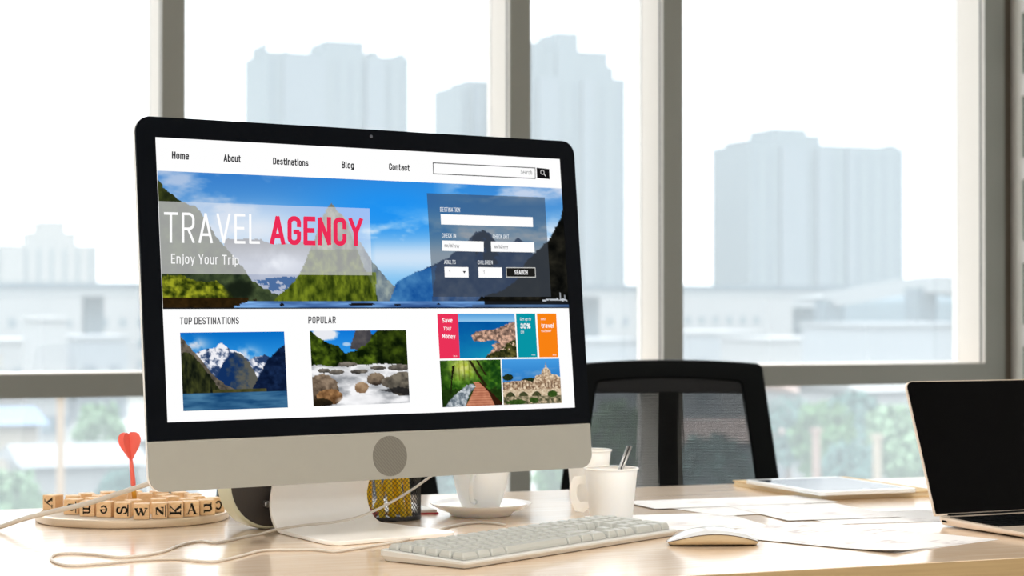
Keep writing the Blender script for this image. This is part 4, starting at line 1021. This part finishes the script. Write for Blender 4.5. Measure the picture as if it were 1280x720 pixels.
for r in range(6):
    d0 = -.018 - r * .0178; dd = .0165 if r else .009
    d0 = -.018 if r == 0 else -.0285 - (r - 1) * .0182
    if r < 5: ws = [[1] * 13 + [1.5], [1] * 13 + [1.5], [1.5] + [1] * 13, [1.75] + [1] * 11 + [1.75], [2.25] + [1] * 10 + [2.25]][r]
    else: ws = [1, 1, 1, 1.25, 5, 1.25, 1, 1, 1, 1]
    x = .008
    for w_ in ws:
        y1 = d0; y0 = d0 - dd; zz = lbz((y0 + y1) / 2)
        MB().box(x + .0007, x + w_ * kw - .0007, y0 + .0007, y1, zz - .0004, zz + .0008).build('key', M['black'], lp)
        x += w_ * kw
mb = MB(); mb.prism(rrect(LW/2 - .054, LW/2 + .054, -LD + .005, -.138, .003, 3), 0, .0003, lambda x, y, w: (x, y, lbz(y) + w)); mb.build('trackpad', mat('trackpad_glass', rgb(206, 200, 190), .3), lp)
th = math.radians(20.6); LH = .1905
Lm = Matrix.Translation((0, .001, .0118)) @ Matrix.Rotation(-th, 4, 'X')
lf = lambda x, y, w: Lm @ Vector((x, w, y))
mb = MB(); mb.prism(rrect(0, LW, .002, LH, (.002, .002, .010, .010), 6), .0009, .0048, lf); mb.build('lid', M['laptop'], lp)
mb = MB(); mb.prism(rrect(.0012, LW - .0012, .004, LH - .0012, (.002, .002, .009, .009), 6), .0001, .001, lf); mb.build('display', M['screen_dark'], lp)
mb = MB(); mb.tube([(.02, .0, .0118), (LW - .02, .0, .0118)], .0032, 12); mb.build('hinge', M['black'], lp, smooth=True)
# ================================================================== OFFICE CHAIRS
def office_chair(x, y, rz, label):
    t = thing('office_chair', label, 'chair', (x, y, 0), rz, 'black mesh office chairs on the far side of the desk')
    # seen from its front: the back-rest is behind the seat (towards +y)
    ZB, ZT = .50, .925
    def hwid(z): return .174 + (.925 - z) * .137
    def yb(z, xx=0): return .20 + .06 * (z - .50) - .10 * (xx ** 2) / .05 * .5
    # outer frame: swept bar
    def loop(ins_s, ins_t, rc):
        out = []
        zt = ZT - ins_t
        for k in range(13): z = ZB + (zt - rc - ZB) * k / 12; out.append((-(hwid(z) - ins_s), z))
        xc = -(hwid(zt - rc) - ins_s) + rc
        for k in range(1, 7): a = PI - .5 * PI * k / 6; out.append((xc + rc * math.cos(a), zt - rc + rc * math.sin(a)))
        for k in range(1, 12): u = -1 + 2 * k / 12; out.append((u * abs(xc), zt + .006 * (1 - u * u)))
        return out + [(-a, b) for a, b in out[:19][::-1]]
    lo_, li_ = loop(0, 0, .014), loop(.043, .035, .010)
    n = len(lo_); vs = []; fs = []
    for (xo, zo), (xi, zi) in zip(lo_, li_):
        for xx, zz, yy in ((xo, zo, -.012), (xo, zo, .014), (xi, zi, .014), (xi, zi, -.012)): vs.append((xx, yb(zz, xx) + yy, zz))
    for i in range(n - 1):
        for k in range(4): fs.append((i*4+k, i*4+(k+1) % 4, (i+1)*4+(k+1) % 4, (i+1)*4+k))
    fs += [(0, 1, 2, 3), tuple((n-1)*4 + k for k in (3, 2, 1, 0))]
    mb = MB(); mb.add(vs, fs); mb.build('back_frame', M['black'], t, bevel=.005)
    # woven mesh
    nu, nv = 80, 72
    zlo, zhi = ZB + .02, ZT - .026
    def mfn(u, v):
        z = zlo + (zhi - zlo) * v; w = hwid(z) - .03; xx = (2 * u - 1) * w
        return (xx, yb(z, xx) - .004, z)
    mb = MB(); mb.grid(mfn, nu, nv); o = mb.build('back_mesh', M['mesh'], t, fix=False)
    w = o.modifiers.new('w', 'WIREFRAME'); w.thickness = .0038; w.use_even_offset = False; w.use_replace = True
    mb = MB()
    mb.grid(lambda u, v: ((2*u-1) * (hwid(ZT - .06) - .03), yb(.9, (2*u-1) * .15) - .0075, ZT - .056 + v * .028), 16, 2)
    o = mb.build('upper_band', M['fabric'], t, fix=False); s_ = o.modifiers.new('s', 'SOLIDIFY'); s_.thickness = .002
    # spine behind the mesh
    mb = MB(); sv = []
    for k in range(12):
        z = .40 + (ZT - .05 - .40) * k / 11; w_ = .0195; yy = yb(z) + .012
        sv += [(-w_, yy, z), (w_, yy, z), (w_ * .8, yy + .02, z), (-w_ * .8, yy + .02, z)]
    fs = [(0, 1, 2, 3), (47, 46, 45, 44)]
    for i in range(11):
        for k in range(4): fs.append((i*4+k, i*4+(k+1) % 4, (i+1)*4+(k+1) % 4, (i+1)*4+k))
    mb.add(sv, fs); mb.build('spine', M['black'], t, bevel=.003)
    MB().box(-.20, .20, .14, .175, ZB - .012, ZB + .02).build('back_crossbar', M['black'], t, bevel=.006)
    mb = MB(); mb.prism(rrect(-.24, .24, -.24, .19, .06, 6), .415, .475); mb.build('seat', M['fabric'], t, bevel=.014, seg=3)
    MB().box(-.10, .10, -.10, .235, .385, .415).build('seat_plate', M['black'], t, bevel=.004)
    MB().lathe([(.028, .10), (.028, .27), (.018, .272), (.018, .39)], 24).build('gas_lift', M['black'], t, smooth='auto')
    for k in range(5):
        a = 2 * PI * k / 5 + .3; ca, sa = math.cos(a), math.sin(a)
        lg = MB().tube([(.02*ca, .02*sa, .10), (.15*ca, .15*sa, .09), (.29*ca, .29*sa, .068)], [.024, .02, .014], 10).build('base_leg', M['black'], t, smooth=True)
        mc = Matrix.Translation((.285*ca, .285*sa, .026)) @ Matrix.Rotation(a, 4, 'Z') @ Matrix.Rotation(PI/2, 4, 'Y')
        MB().lathe([(.0001, -.018), (.024, -.018), (.026, -.014), (.026, .014), (.024, .018), (.0001, .018)], 20, M=mc).build('caster', M['black'], lg, smooth='auto')
    return t
office_chair(1.638, 3.34, -.40, 'black mesh-backed office chair beyond the desk, right of the desktop computer')
office_chair(1.06, 3.40, 0, 'black mesh-backed office chair beyond the desk, almost wholly hidden behind the desktop computer')

# ================================================================== ROOM
WY = 4.6; GY = WY + .122; RX = 3.270; CEIL = 2.75
def struct(o): o['kind'] = 'structure'; return o
struct(MB().box(-3.0, RX + .1, -3.0, WY + .135, -.05, 0).build('floor', M['floor']))
struct(MB().box(-3.0, RX + .1, -3.0, WY + .135, CEIL, CEIL + .05).build('ceiling', M['ceil']))
struct(MB().box(-3.1, RX + .1, -3.1, -3.0, -.05, CEIL + .05).build('wall_back', M['wall']))
struct(MB().box(-3.1, -3.0, -3.0, WY + .135, -.05, CEIL + .05).build('wall_left', M['wall']))
struct(MB().box(RX, RX + .1, -3.0, WY + .135, -.05, CEIL + .05).build('wall_right', M['wall']))
TZ0, TZ1 = .831, .885
xs = [(-1.85, .054), (-.91, .054), (.0285, .054), (.973, .053), (1.815, .054), (2.223, .054), (3.164, .062)]
def mull(parent, x, w, z0, z1):
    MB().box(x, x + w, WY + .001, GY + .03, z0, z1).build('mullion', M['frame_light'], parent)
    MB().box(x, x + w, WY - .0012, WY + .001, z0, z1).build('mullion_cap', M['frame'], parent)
    MB().box(x - .0008, x + .001, WY + .013, WY + .0215, TZ1, z1).build('gasket', M['gasket'], parent)
for i in range(len(xs)):
    x, w = xs[i]
    W_ = thing('window_%d' % (i + 1), None, None, (0, 0, 0), 0, kind='structure')
    mull(W_, x, w, 0, CEIL)
    if i + 1 == len(xs): break
    x1 = xs[i + 1][0]
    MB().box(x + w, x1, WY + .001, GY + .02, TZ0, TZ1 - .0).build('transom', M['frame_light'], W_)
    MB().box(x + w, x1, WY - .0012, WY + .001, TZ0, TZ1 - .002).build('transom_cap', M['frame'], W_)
    MB().box(x + w, x1, WY, GY + .02, CEIL - .06, CEIL).build('head_rail', M['frame'], W_)
    MB().box(x + w, x1, WY, GY + .02, 0, .10).build('sill_rail', M['frame'], W_)
    MB().box(x + w, x1, GY, GY + .006, TZ1, CEIL - .06).build('upper_pane', M['glass'], W_)
    MB().box(x + w, x1, GY, GY + .006, .10, TZ0).build('lower_pane', M['glass'], W_)
MB().box(-3.0, xs[0][0], WY, WY + .135, 0, CEIL).build('wall_window', M['wall'])['kind'] = 'structure'
# reveal between last mullion and the side wall, its shade put into the brown colour, closed below by a pale block
struct(MB().box(3.226, RX, WY + .03, WY + .135, 0, CEIL).build('trim_1', mat('shaded_reveal_brown', rgb(96, 88, 78), .7)))
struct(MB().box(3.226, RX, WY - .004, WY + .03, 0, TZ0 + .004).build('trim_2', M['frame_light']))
# white slotted panel fixed on the side wall
sp_ = thing('slotted_panel', 'tall white panel with a column of dark slots at the right edge beside the window', 'panel', (RX, WY - .09, 0), 0)
pts_y = (0, .085)
slots = []
z = .05
step = .2205
zs = [at_y(1279, y_, WY - .05).z for y_ in (92, 15)]
base_z = zs[0]; hh = zs[1] - zs[0]
k0 = -int(base_z / step)
mb = MB(); T_ = .012; a0, a1 = .006, .060
lo = 0.0
segs = []
for k in range(k0, 9):
    z0 = base_z + k * step; z1 = z0 + hh
    if z0 < .03 or z1 > CEIL - .02: continue
    segs.append((z0, z1))
mb.box(-T_, 0, a1, .085, 0, CEIL); mb.box(-T_, 0, 0, a0, 0, CEIL)
prev = 0
for z0, z1 in segs:
    mb.box(-T_, 0, a0, a1, prev, z0); prev = z1
mb.box(-T_, 0, a0, a1, prev, CEIL); mb.build('panel_sheet', M['wall'], sp_)
for z0, z1 in segs: MB().box(-.005, -.001, a0, a1, z0, z1).build('slot', M['slot'], sp_)

# ================================================================== THE CITY OUTSIDE
GZ = -9.0
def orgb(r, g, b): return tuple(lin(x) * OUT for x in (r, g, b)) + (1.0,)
def ramp_noise(name, c, amt, sc):
    return mat(name, c, .9, spec=.1, noise=(sc, amt, (1, 1, 1)))
struct(MB().box(-900, 1500, GY + 6, 2200, GZ - .5, GZ).build('ground', ramp_noise('pale_ground', orgb(206, 210, 206), .22, .06)))
def xat(px, Y): r = ray(px, 384); return r.x / r.y * Y
def zat(px, py, Y): return at_y(px, py, Y).z
T1 = mat('blue_grey_tower', orgb(176, 192, 200), .9, spec=.05); T3 = mat('pale_tower', orgb(218, 221, 220), .9, spec=.05); T4 = mat('pale_tower_bay', orgb(178, 193, 203), .9, spec=.05)  # distance haze is put into these tower colours, palest on the farthest
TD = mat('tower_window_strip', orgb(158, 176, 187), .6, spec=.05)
def tower(Y, px0, px1, top, crowns, bays, label, m1, m2, depth=16):
    """bays: (px0, px1, setback) vertical strips; crowns: (px0, px1, ytop)"""
    cx = (px0 + px1) / 2; X0 = xat(cx, Y); Z = GZ
    t = thing('tower_block', label, 'building', (X0, Y, GZ), 0, 'hazy tower blocks beyond the window')
    lx = lambda px: xat(px, Y) - X0
    h = zat(cx, top, Y) - GZ
    MB().box(lx(px0), lx(px1), 0, depth, 0, h).build('main_block', m1, t)
    for i_, (a, b, y_) in enumerate(crowns):
        MB().box(lx(a), lx(b), 1.0 + .35 * i_, depth * .7 - .3 * i_, h - .1, zat(cx, y_, Y) - GZ).build('roof_block', m1, t)
    for a, b, out in bays:
        MB().box(lx(a), lx(b), -out, .05, 0, h - .6).build('facade_bay', m2, t)
    n = int((px1 - px0) / 16)
    for k in range(n):
        a = px0 + (px1 - px0) * (k + .35) / n; MB().box(lx(a), lx(a + 3.4), -.06, .02, 2, h - 1.2).build('window_strip', TD, t)
    return t
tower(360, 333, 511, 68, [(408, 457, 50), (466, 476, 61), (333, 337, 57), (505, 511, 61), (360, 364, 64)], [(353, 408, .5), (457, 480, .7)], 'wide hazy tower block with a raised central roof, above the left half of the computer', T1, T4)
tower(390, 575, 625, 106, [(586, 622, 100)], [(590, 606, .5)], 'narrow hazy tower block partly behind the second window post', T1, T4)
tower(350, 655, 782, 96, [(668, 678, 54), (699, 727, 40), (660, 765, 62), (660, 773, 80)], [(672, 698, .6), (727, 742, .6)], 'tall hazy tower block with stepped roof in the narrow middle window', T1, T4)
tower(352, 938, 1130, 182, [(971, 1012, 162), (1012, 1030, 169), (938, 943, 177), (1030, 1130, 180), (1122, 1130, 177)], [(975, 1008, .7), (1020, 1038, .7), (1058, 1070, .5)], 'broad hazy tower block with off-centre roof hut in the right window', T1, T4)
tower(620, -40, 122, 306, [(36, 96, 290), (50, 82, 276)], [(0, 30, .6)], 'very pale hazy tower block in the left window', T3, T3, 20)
# elevated road
er = thing('elevated_road', 'long pale elevated road crossing behind all the windows below the towers', 'road', (100, 230, GZ), 0)
za, zb = zat(640, 371, 230) - GZ, zat(640, 356, 230) - GZ
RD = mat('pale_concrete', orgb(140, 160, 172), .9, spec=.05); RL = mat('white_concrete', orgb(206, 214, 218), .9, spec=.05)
MB().box(-160, 260, -4, 4, za, za + .9).build('deck', RL, er)
MB().box(-160, 260, -4.2, -3.9, za + .8, zb).build('parapet', RD, er); MB().box(-160, 260, 3.9, 4.2, za + .8, zb).build('parapet', RD, er)
for k in range(14): MB().box(-150 + k * 30, -148 + k * 30, -1.2, 1.2, 0, za).build('pier', RD, er)
# curving ramp at the right
P = [at_y(1010, 372, 170), at_y(1050, 367, 165), at_y(1090, 359, 160), at_y(1125, 354, 156), at_y(1165, 353, 152), at_y(1215, 358, 148), at_y(1290, 372, 142)]
SPn = spline(P, 6)
rm = thing('road_ramp', 'pale curved road ramp rising at the right window', 'road', (SPn[0].x, SPn[0].y, GZ), 0)
vs = []; fs = []
for i, p_ in enumerate(SPn):
    q_ = p_ - Vector((SPn[0].x, SPn[0].y, GZ))
    for dy, dz in ((-3, -.2), (-3, .5), (-2.7, .5), (-2.7, 0), (3, 0), (3, -.9), (-3, -.9)): vs.append((q_.x, q_.y + dy, q_.z + dz))
for i in range(len(SPn) - 1):
    for k in range(7): fs.append((i*7+k, i*7+(k+1) % 7, (i+1)*7+(k+1) % 7, (i+1)*7+k))
MB().add(vs, fs).build('ramp_deck', RL, rm)
for i in (4, 22):
    q_ = SPn[i] - Vector((SPn[0].x, SPn[0].y, GZ)); MB().box(q_.x - 1, q_.x + 1, q_.y - 1, q_.y + 1, 0, q_.z - .5).build('pier', RD, rm)
# low houses and sheds: px0, px1, ytop, Y, wall colour, roof colour, label
def house(px0, px1, ytop, Y, wall, roof, label, pitched=True, depth=9, name='low_house'):
    cx = (px0 + px1) / 2; X0 = xat(cx, Y); w = xat(px1, Y) - xat(px0, Y); h = zat(cx, ytop, Y) - GZ
    t = thing(name, label, 'building', (X0, Y, GZ), 0, 'low buildings beyond the window')
    rh = min(1.6, w * .16) if pitched else .25
    MB().box(-w/2, w/2, 0, depth, 0, h - rh).build('walls', wall, t)
    if pitched:
        mb = MB(); o_ = .35
        mb.add([(-w/2-o_, -o_, h-rh), (w/2+o_, -o_, h-rh), (w/2+o_, depth+o_, h-rh), (-w/2-o_, depth+o_, h-rh), (-w/2-o_, depth/2, h), (w/2+o_, depth/2, h)], [(0,1,5,4), (2,3,4,5), (1,2,5), (3,0,4), (3,2,1,0)])
        mb.build('roof', roof, t)
    else: MB().box(-w/2-.2, w/2+.2, -.2, depth+.2, h-rh, h).build('roof', roof, t)
    n = max(2, int(w / 2.6)); fl = max(1, int((h - rh) / 3.2))
    for f_ in range(fl):
        for k in range(n):
            x = -w/2 + w * (k + .5) / n; z_ = .9 + f_ * 3.1
            if z_ + 1.3 < h - rh: MB().box(x - .5, x + .5, -.05, .02, z_, z_ + 1.3).build('window', TD, t)
    return t
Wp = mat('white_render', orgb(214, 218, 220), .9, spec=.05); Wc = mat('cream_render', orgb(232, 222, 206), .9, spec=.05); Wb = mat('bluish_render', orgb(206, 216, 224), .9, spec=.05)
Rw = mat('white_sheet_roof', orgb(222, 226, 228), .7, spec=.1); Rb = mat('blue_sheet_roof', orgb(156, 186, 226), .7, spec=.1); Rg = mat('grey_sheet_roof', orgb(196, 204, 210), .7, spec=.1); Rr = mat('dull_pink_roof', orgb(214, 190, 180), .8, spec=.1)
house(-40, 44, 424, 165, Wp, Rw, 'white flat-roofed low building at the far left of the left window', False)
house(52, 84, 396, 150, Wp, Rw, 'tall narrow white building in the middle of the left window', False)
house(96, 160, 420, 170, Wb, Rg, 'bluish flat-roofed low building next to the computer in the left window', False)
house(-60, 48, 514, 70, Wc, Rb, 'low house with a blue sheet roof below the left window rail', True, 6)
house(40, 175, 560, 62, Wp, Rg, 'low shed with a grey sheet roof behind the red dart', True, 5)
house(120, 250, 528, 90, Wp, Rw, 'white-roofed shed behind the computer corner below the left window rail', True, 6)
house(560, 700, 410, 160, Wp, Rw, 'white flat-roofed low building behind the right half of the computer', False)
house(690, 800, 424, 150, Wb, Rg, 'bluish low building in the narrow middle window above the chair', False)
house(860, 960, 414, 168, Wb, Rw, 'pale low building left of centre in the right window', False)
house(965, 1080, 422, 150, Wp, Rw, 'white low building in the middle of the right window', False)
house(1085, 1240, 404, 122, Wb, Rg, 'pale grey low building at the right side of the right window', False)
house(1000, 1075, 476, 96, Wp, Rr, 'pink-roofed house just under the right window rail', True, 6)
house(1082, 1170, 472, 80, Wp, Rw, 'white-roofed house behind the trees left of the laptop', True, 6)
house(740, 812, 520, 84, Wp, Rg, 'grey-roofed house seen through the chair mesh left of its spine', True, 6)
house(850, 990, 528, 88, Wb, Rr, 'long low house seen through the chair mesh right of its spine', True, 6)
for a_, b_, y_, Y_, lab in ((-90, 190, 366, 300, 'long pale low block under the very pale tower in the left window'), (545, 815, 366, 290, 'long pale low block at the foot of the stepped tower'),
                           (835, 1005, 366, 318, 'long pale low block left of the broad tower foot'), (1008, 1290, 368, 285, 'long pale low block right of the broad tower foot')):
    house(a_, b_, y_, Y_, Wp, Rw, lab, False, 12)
mp_ = at_y(1140, 356, 215); mt = thing('hillock', 'low rounded blue-grey hillock beyond the road ramp in the right window', 'hill', (mp_.x, mp_.y, GZ), 0)
mh = mp_.z - GZ; mw_ = (xat(1205, 215) - xat(1140, 215)) * 1.15
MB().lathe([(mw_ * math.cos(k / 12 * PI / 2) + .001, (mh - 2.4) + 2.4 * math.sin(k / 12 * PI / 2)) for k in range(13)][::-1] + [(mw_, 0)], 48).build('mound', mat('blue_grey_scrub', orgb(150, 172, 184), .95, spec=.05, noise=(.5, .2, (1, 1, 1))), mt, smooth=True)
# posts
for px, y0, Y, c_, lab in ((1020, 540, 48, orgb(206, 176, 160), 'slender brownish concrete post standing left of the trees'), (1096, 548, 46, orgb(226, 210, 186), 'slender cream concrete post standing among the trees'), (76, 497, 60, orgb(236, 206, 172), 'slender orange-tinted post beyond the left window')):
    X0 = xat(px, Y); h = zat(px, y0, Y) - GZ
    t = thing('concrete_post', lab, 'post', (X0, Y, GZ), 0, 'posts in the street outside')
    MB().lathe([(.0001, 0), (.13, 0), (.11, h), (.0001, h)], 12).build('shaft', mat('post_%d' % px, c_, .9), t, smooth='auto')
    MB().box(-.12, .12, -.12, .12, h, h + .10).build('cap', mat('post_%d' % px, c_, .9), t)
# trees
LV = [mat('leaf_mid', orgb(144, 191, 137), .9, spec=.1, noise=(1.2, .3, (1, 1, 1))), mat('leaf_pale', orgb(183, 222, 180), .9, spec=.1, noise=(1.2, .3, (1, 1, 1))), mat('leaf_blue', orgb(137, 181, 173), .9, spec=.1, noise=(1.2, .3, (1, 1, 1)))]
BARK = mat('bark', orgb(150, 132, 116), .95)
def tree(px, ytop, Y, wpx, label, mi, sd):
    rr = random.Random(sd); X0 = xat(px, Y); h = zat(px, ytop, Y) - GZ; R_ = (xat(px + wpx / 2, Y) - X0)
    t = thing('tree', label, 'tree', (X0, Y, GZ), 0, 'trees beyond the window')
    MB().tube([(0, 0, 0), (.05, 0, h * .4), (.0, .05, h * .7)], [.22, .16, .06], 8).build('trunk', BARK, t, smooth=True)
    mb = MB()
    H0 = max(h - 2.3 * R_, h * .25)
    for k in range(900):
        a = rr.uniform(0, 2*PI); cz = rr.uniform(-1, 1); r_ = rr.uniform(.55, 1) ** .6 * R_ * (1 + .22 * math.sin(a * 3 + sd) * math.cos(cz * 4))
        s_ = math.sqrt(1 - cz * cz); c_ = Vector((r_ * s_ * math.cos(a), r_ * s_ * math.sin(a), (H0 + h) / 2 + cz * (h - H0) / 2 * (r_ / R_)))
        c_.z = min(c_.z, h)
        n1 = Vector((rr.gauss(0, 1), rr.gauss(0, 1), rr.gauss(0, 1))).normalized(); n2 = n1.orthogonal().normalized(); sz = rr.uniform(.16, .34) * (R_ / 2) ** .5
        n3 = n1.cross(n2)
        mb.add([c_ - n2 * sz, c_ + n3 * sz * .55 + n1 * .04, c_ + n2 * sz, c_ - n3 * sz * .55 + n1 * .04], [(0, 1, 2, 3)])
    mb.build('crown', LV[mi], t, fix=False)
    return t
for a in ((1030, 505, 62, 70, 'round mid-green tree left of the cream post outside the right window', 0, 1), (1072, 492, 66, 80, 'tallest bluish-green tree between the two posts outside the right window', 2, 2),
          (1118, 508, 58, 66, 'pale green tree right of the cream post beside the laptop screen', 1, 3), (1150, 545, 50, 70, 'low bright tree partly behind the laptop screen', 1, 4),
          (985, 500, 72, 60, 'bluish tree just right of the chair back', 2, 5), (1060, 556, 52, 70, 'low dark tree behind the tablet', 2, 6),
          (770, 505, 60, 76, 'tree seen through the left half of the chair mesh', 0, 7), (890, 545, 56, 90, 'bushy tree seen through the right half of the chair mesh', 2, 8), (705, 560, 50, 60, 'tree low behind the paper cups', 0, 12),
          (15, 592, 46, 90, 'low green tree at the far left under the window rail', 1, 9), (125, 505, 80, 60, 'pale tree above the red dart beyond the left window', 1, 10), (560, 560, 48, 70, 'green tree showing between the mesh cup and the coffee cup', 2, 11), (150, 590, 44, 50, 'small tree behind the dart shaft', 2, 13)):
    tree(*a)
# ================================================================== LIGHT
w = bpy.data.worlds.new('World'); bpy.context.scene.world = w; w.use_nodes = True
nt = w.node_tree; nt.nodes.clear(); o_ = nt.nodes.new('ShaderNodeOutputWorld'); b_ = nt.nodes.new('ShaderNodeBackground')
b_.inputs[0].default_value = (.97, .985, 1, 1); b_.inputs[1].default_value = SKY
tcw = nt.nodes.new('ShaderNodeTexCoord'); sx_ = nt.nodes.new('ShaderNodeSeparateXYZ'); mr = nt.nodes.new('ShaderNodeMapRange')
mr.inputs[1].default_value = .16; mr.inputs[2].default_value = .62; mr.inputs[3].default_value = SKY; mr.inputs[4].default_value = SKY * ZEN    # overcast sky, brighter overhead
nt.links.new(tcw.outputs['Generated'], sx_.inputs[0]); nt.links.new(sx_.outputs[2], mr.inputs[0]); nt.links.new(mr.outputs[0], b_.inputs[1])
nt.links.new(b_.outputs[0], o_.inputs[0])
def area(x, y, z, sx, sy, power, col):
    l = bpy.data.lights.new('ceiling_lamp', 'AREA'); l.shape = 'RECTANGLE'; l.size = sx; l.size_y = sy; l.energy = power; l.color = col
    o = bpy.data.objects.new('ceiling_lamp', l); o.location = (x, y, z); C.objects.link(o); return o
for x, y in ((-1.2, -1.4), (1.3, -1.4), (-1.2, .9), (1.3, .9)):
    area(x, y, CEIL - .03, 1.2, .6, LAMP, (1.0, .93, .84))
# ================================================================== CAMERA
cd = bpy.data.cameras.new('Camera'); cam = bpy.data.objects.new('Camera', cd); C.objects.link(cam)
cam.location = CAM; cam.rotation_euler = (PI / 2 + PITCH, 0, -PSI)
cd.sensor_width = 36; cd.lens = F / 1280 * 36; cd.clip_start = .05; cd.clip_end = 4000
cd.dof.use_dof = True; cd.dof.focus_distance = 2.5; cd.dof.aperture_fstop = 7.5
sc = bpy.context.scene; sc.camera = cam
sc.view_settings.view_transform = 'Standard'; sc.view_settings.look = 'None'; sc.view_settings.exposure = 0; sc.view_settings.gamma = 1; sc.view_settings.use_curve_mapping = False
sc.cycles.use_denoising = True; sc.cycles.max_bounces = 10; sc.cycles.transparent_max_bounces = 24; sc.cycles.caustics_reflective = False; sc.cycles.caustics_refractive = False; sc.cycles.sample_clamp_indirect = 6
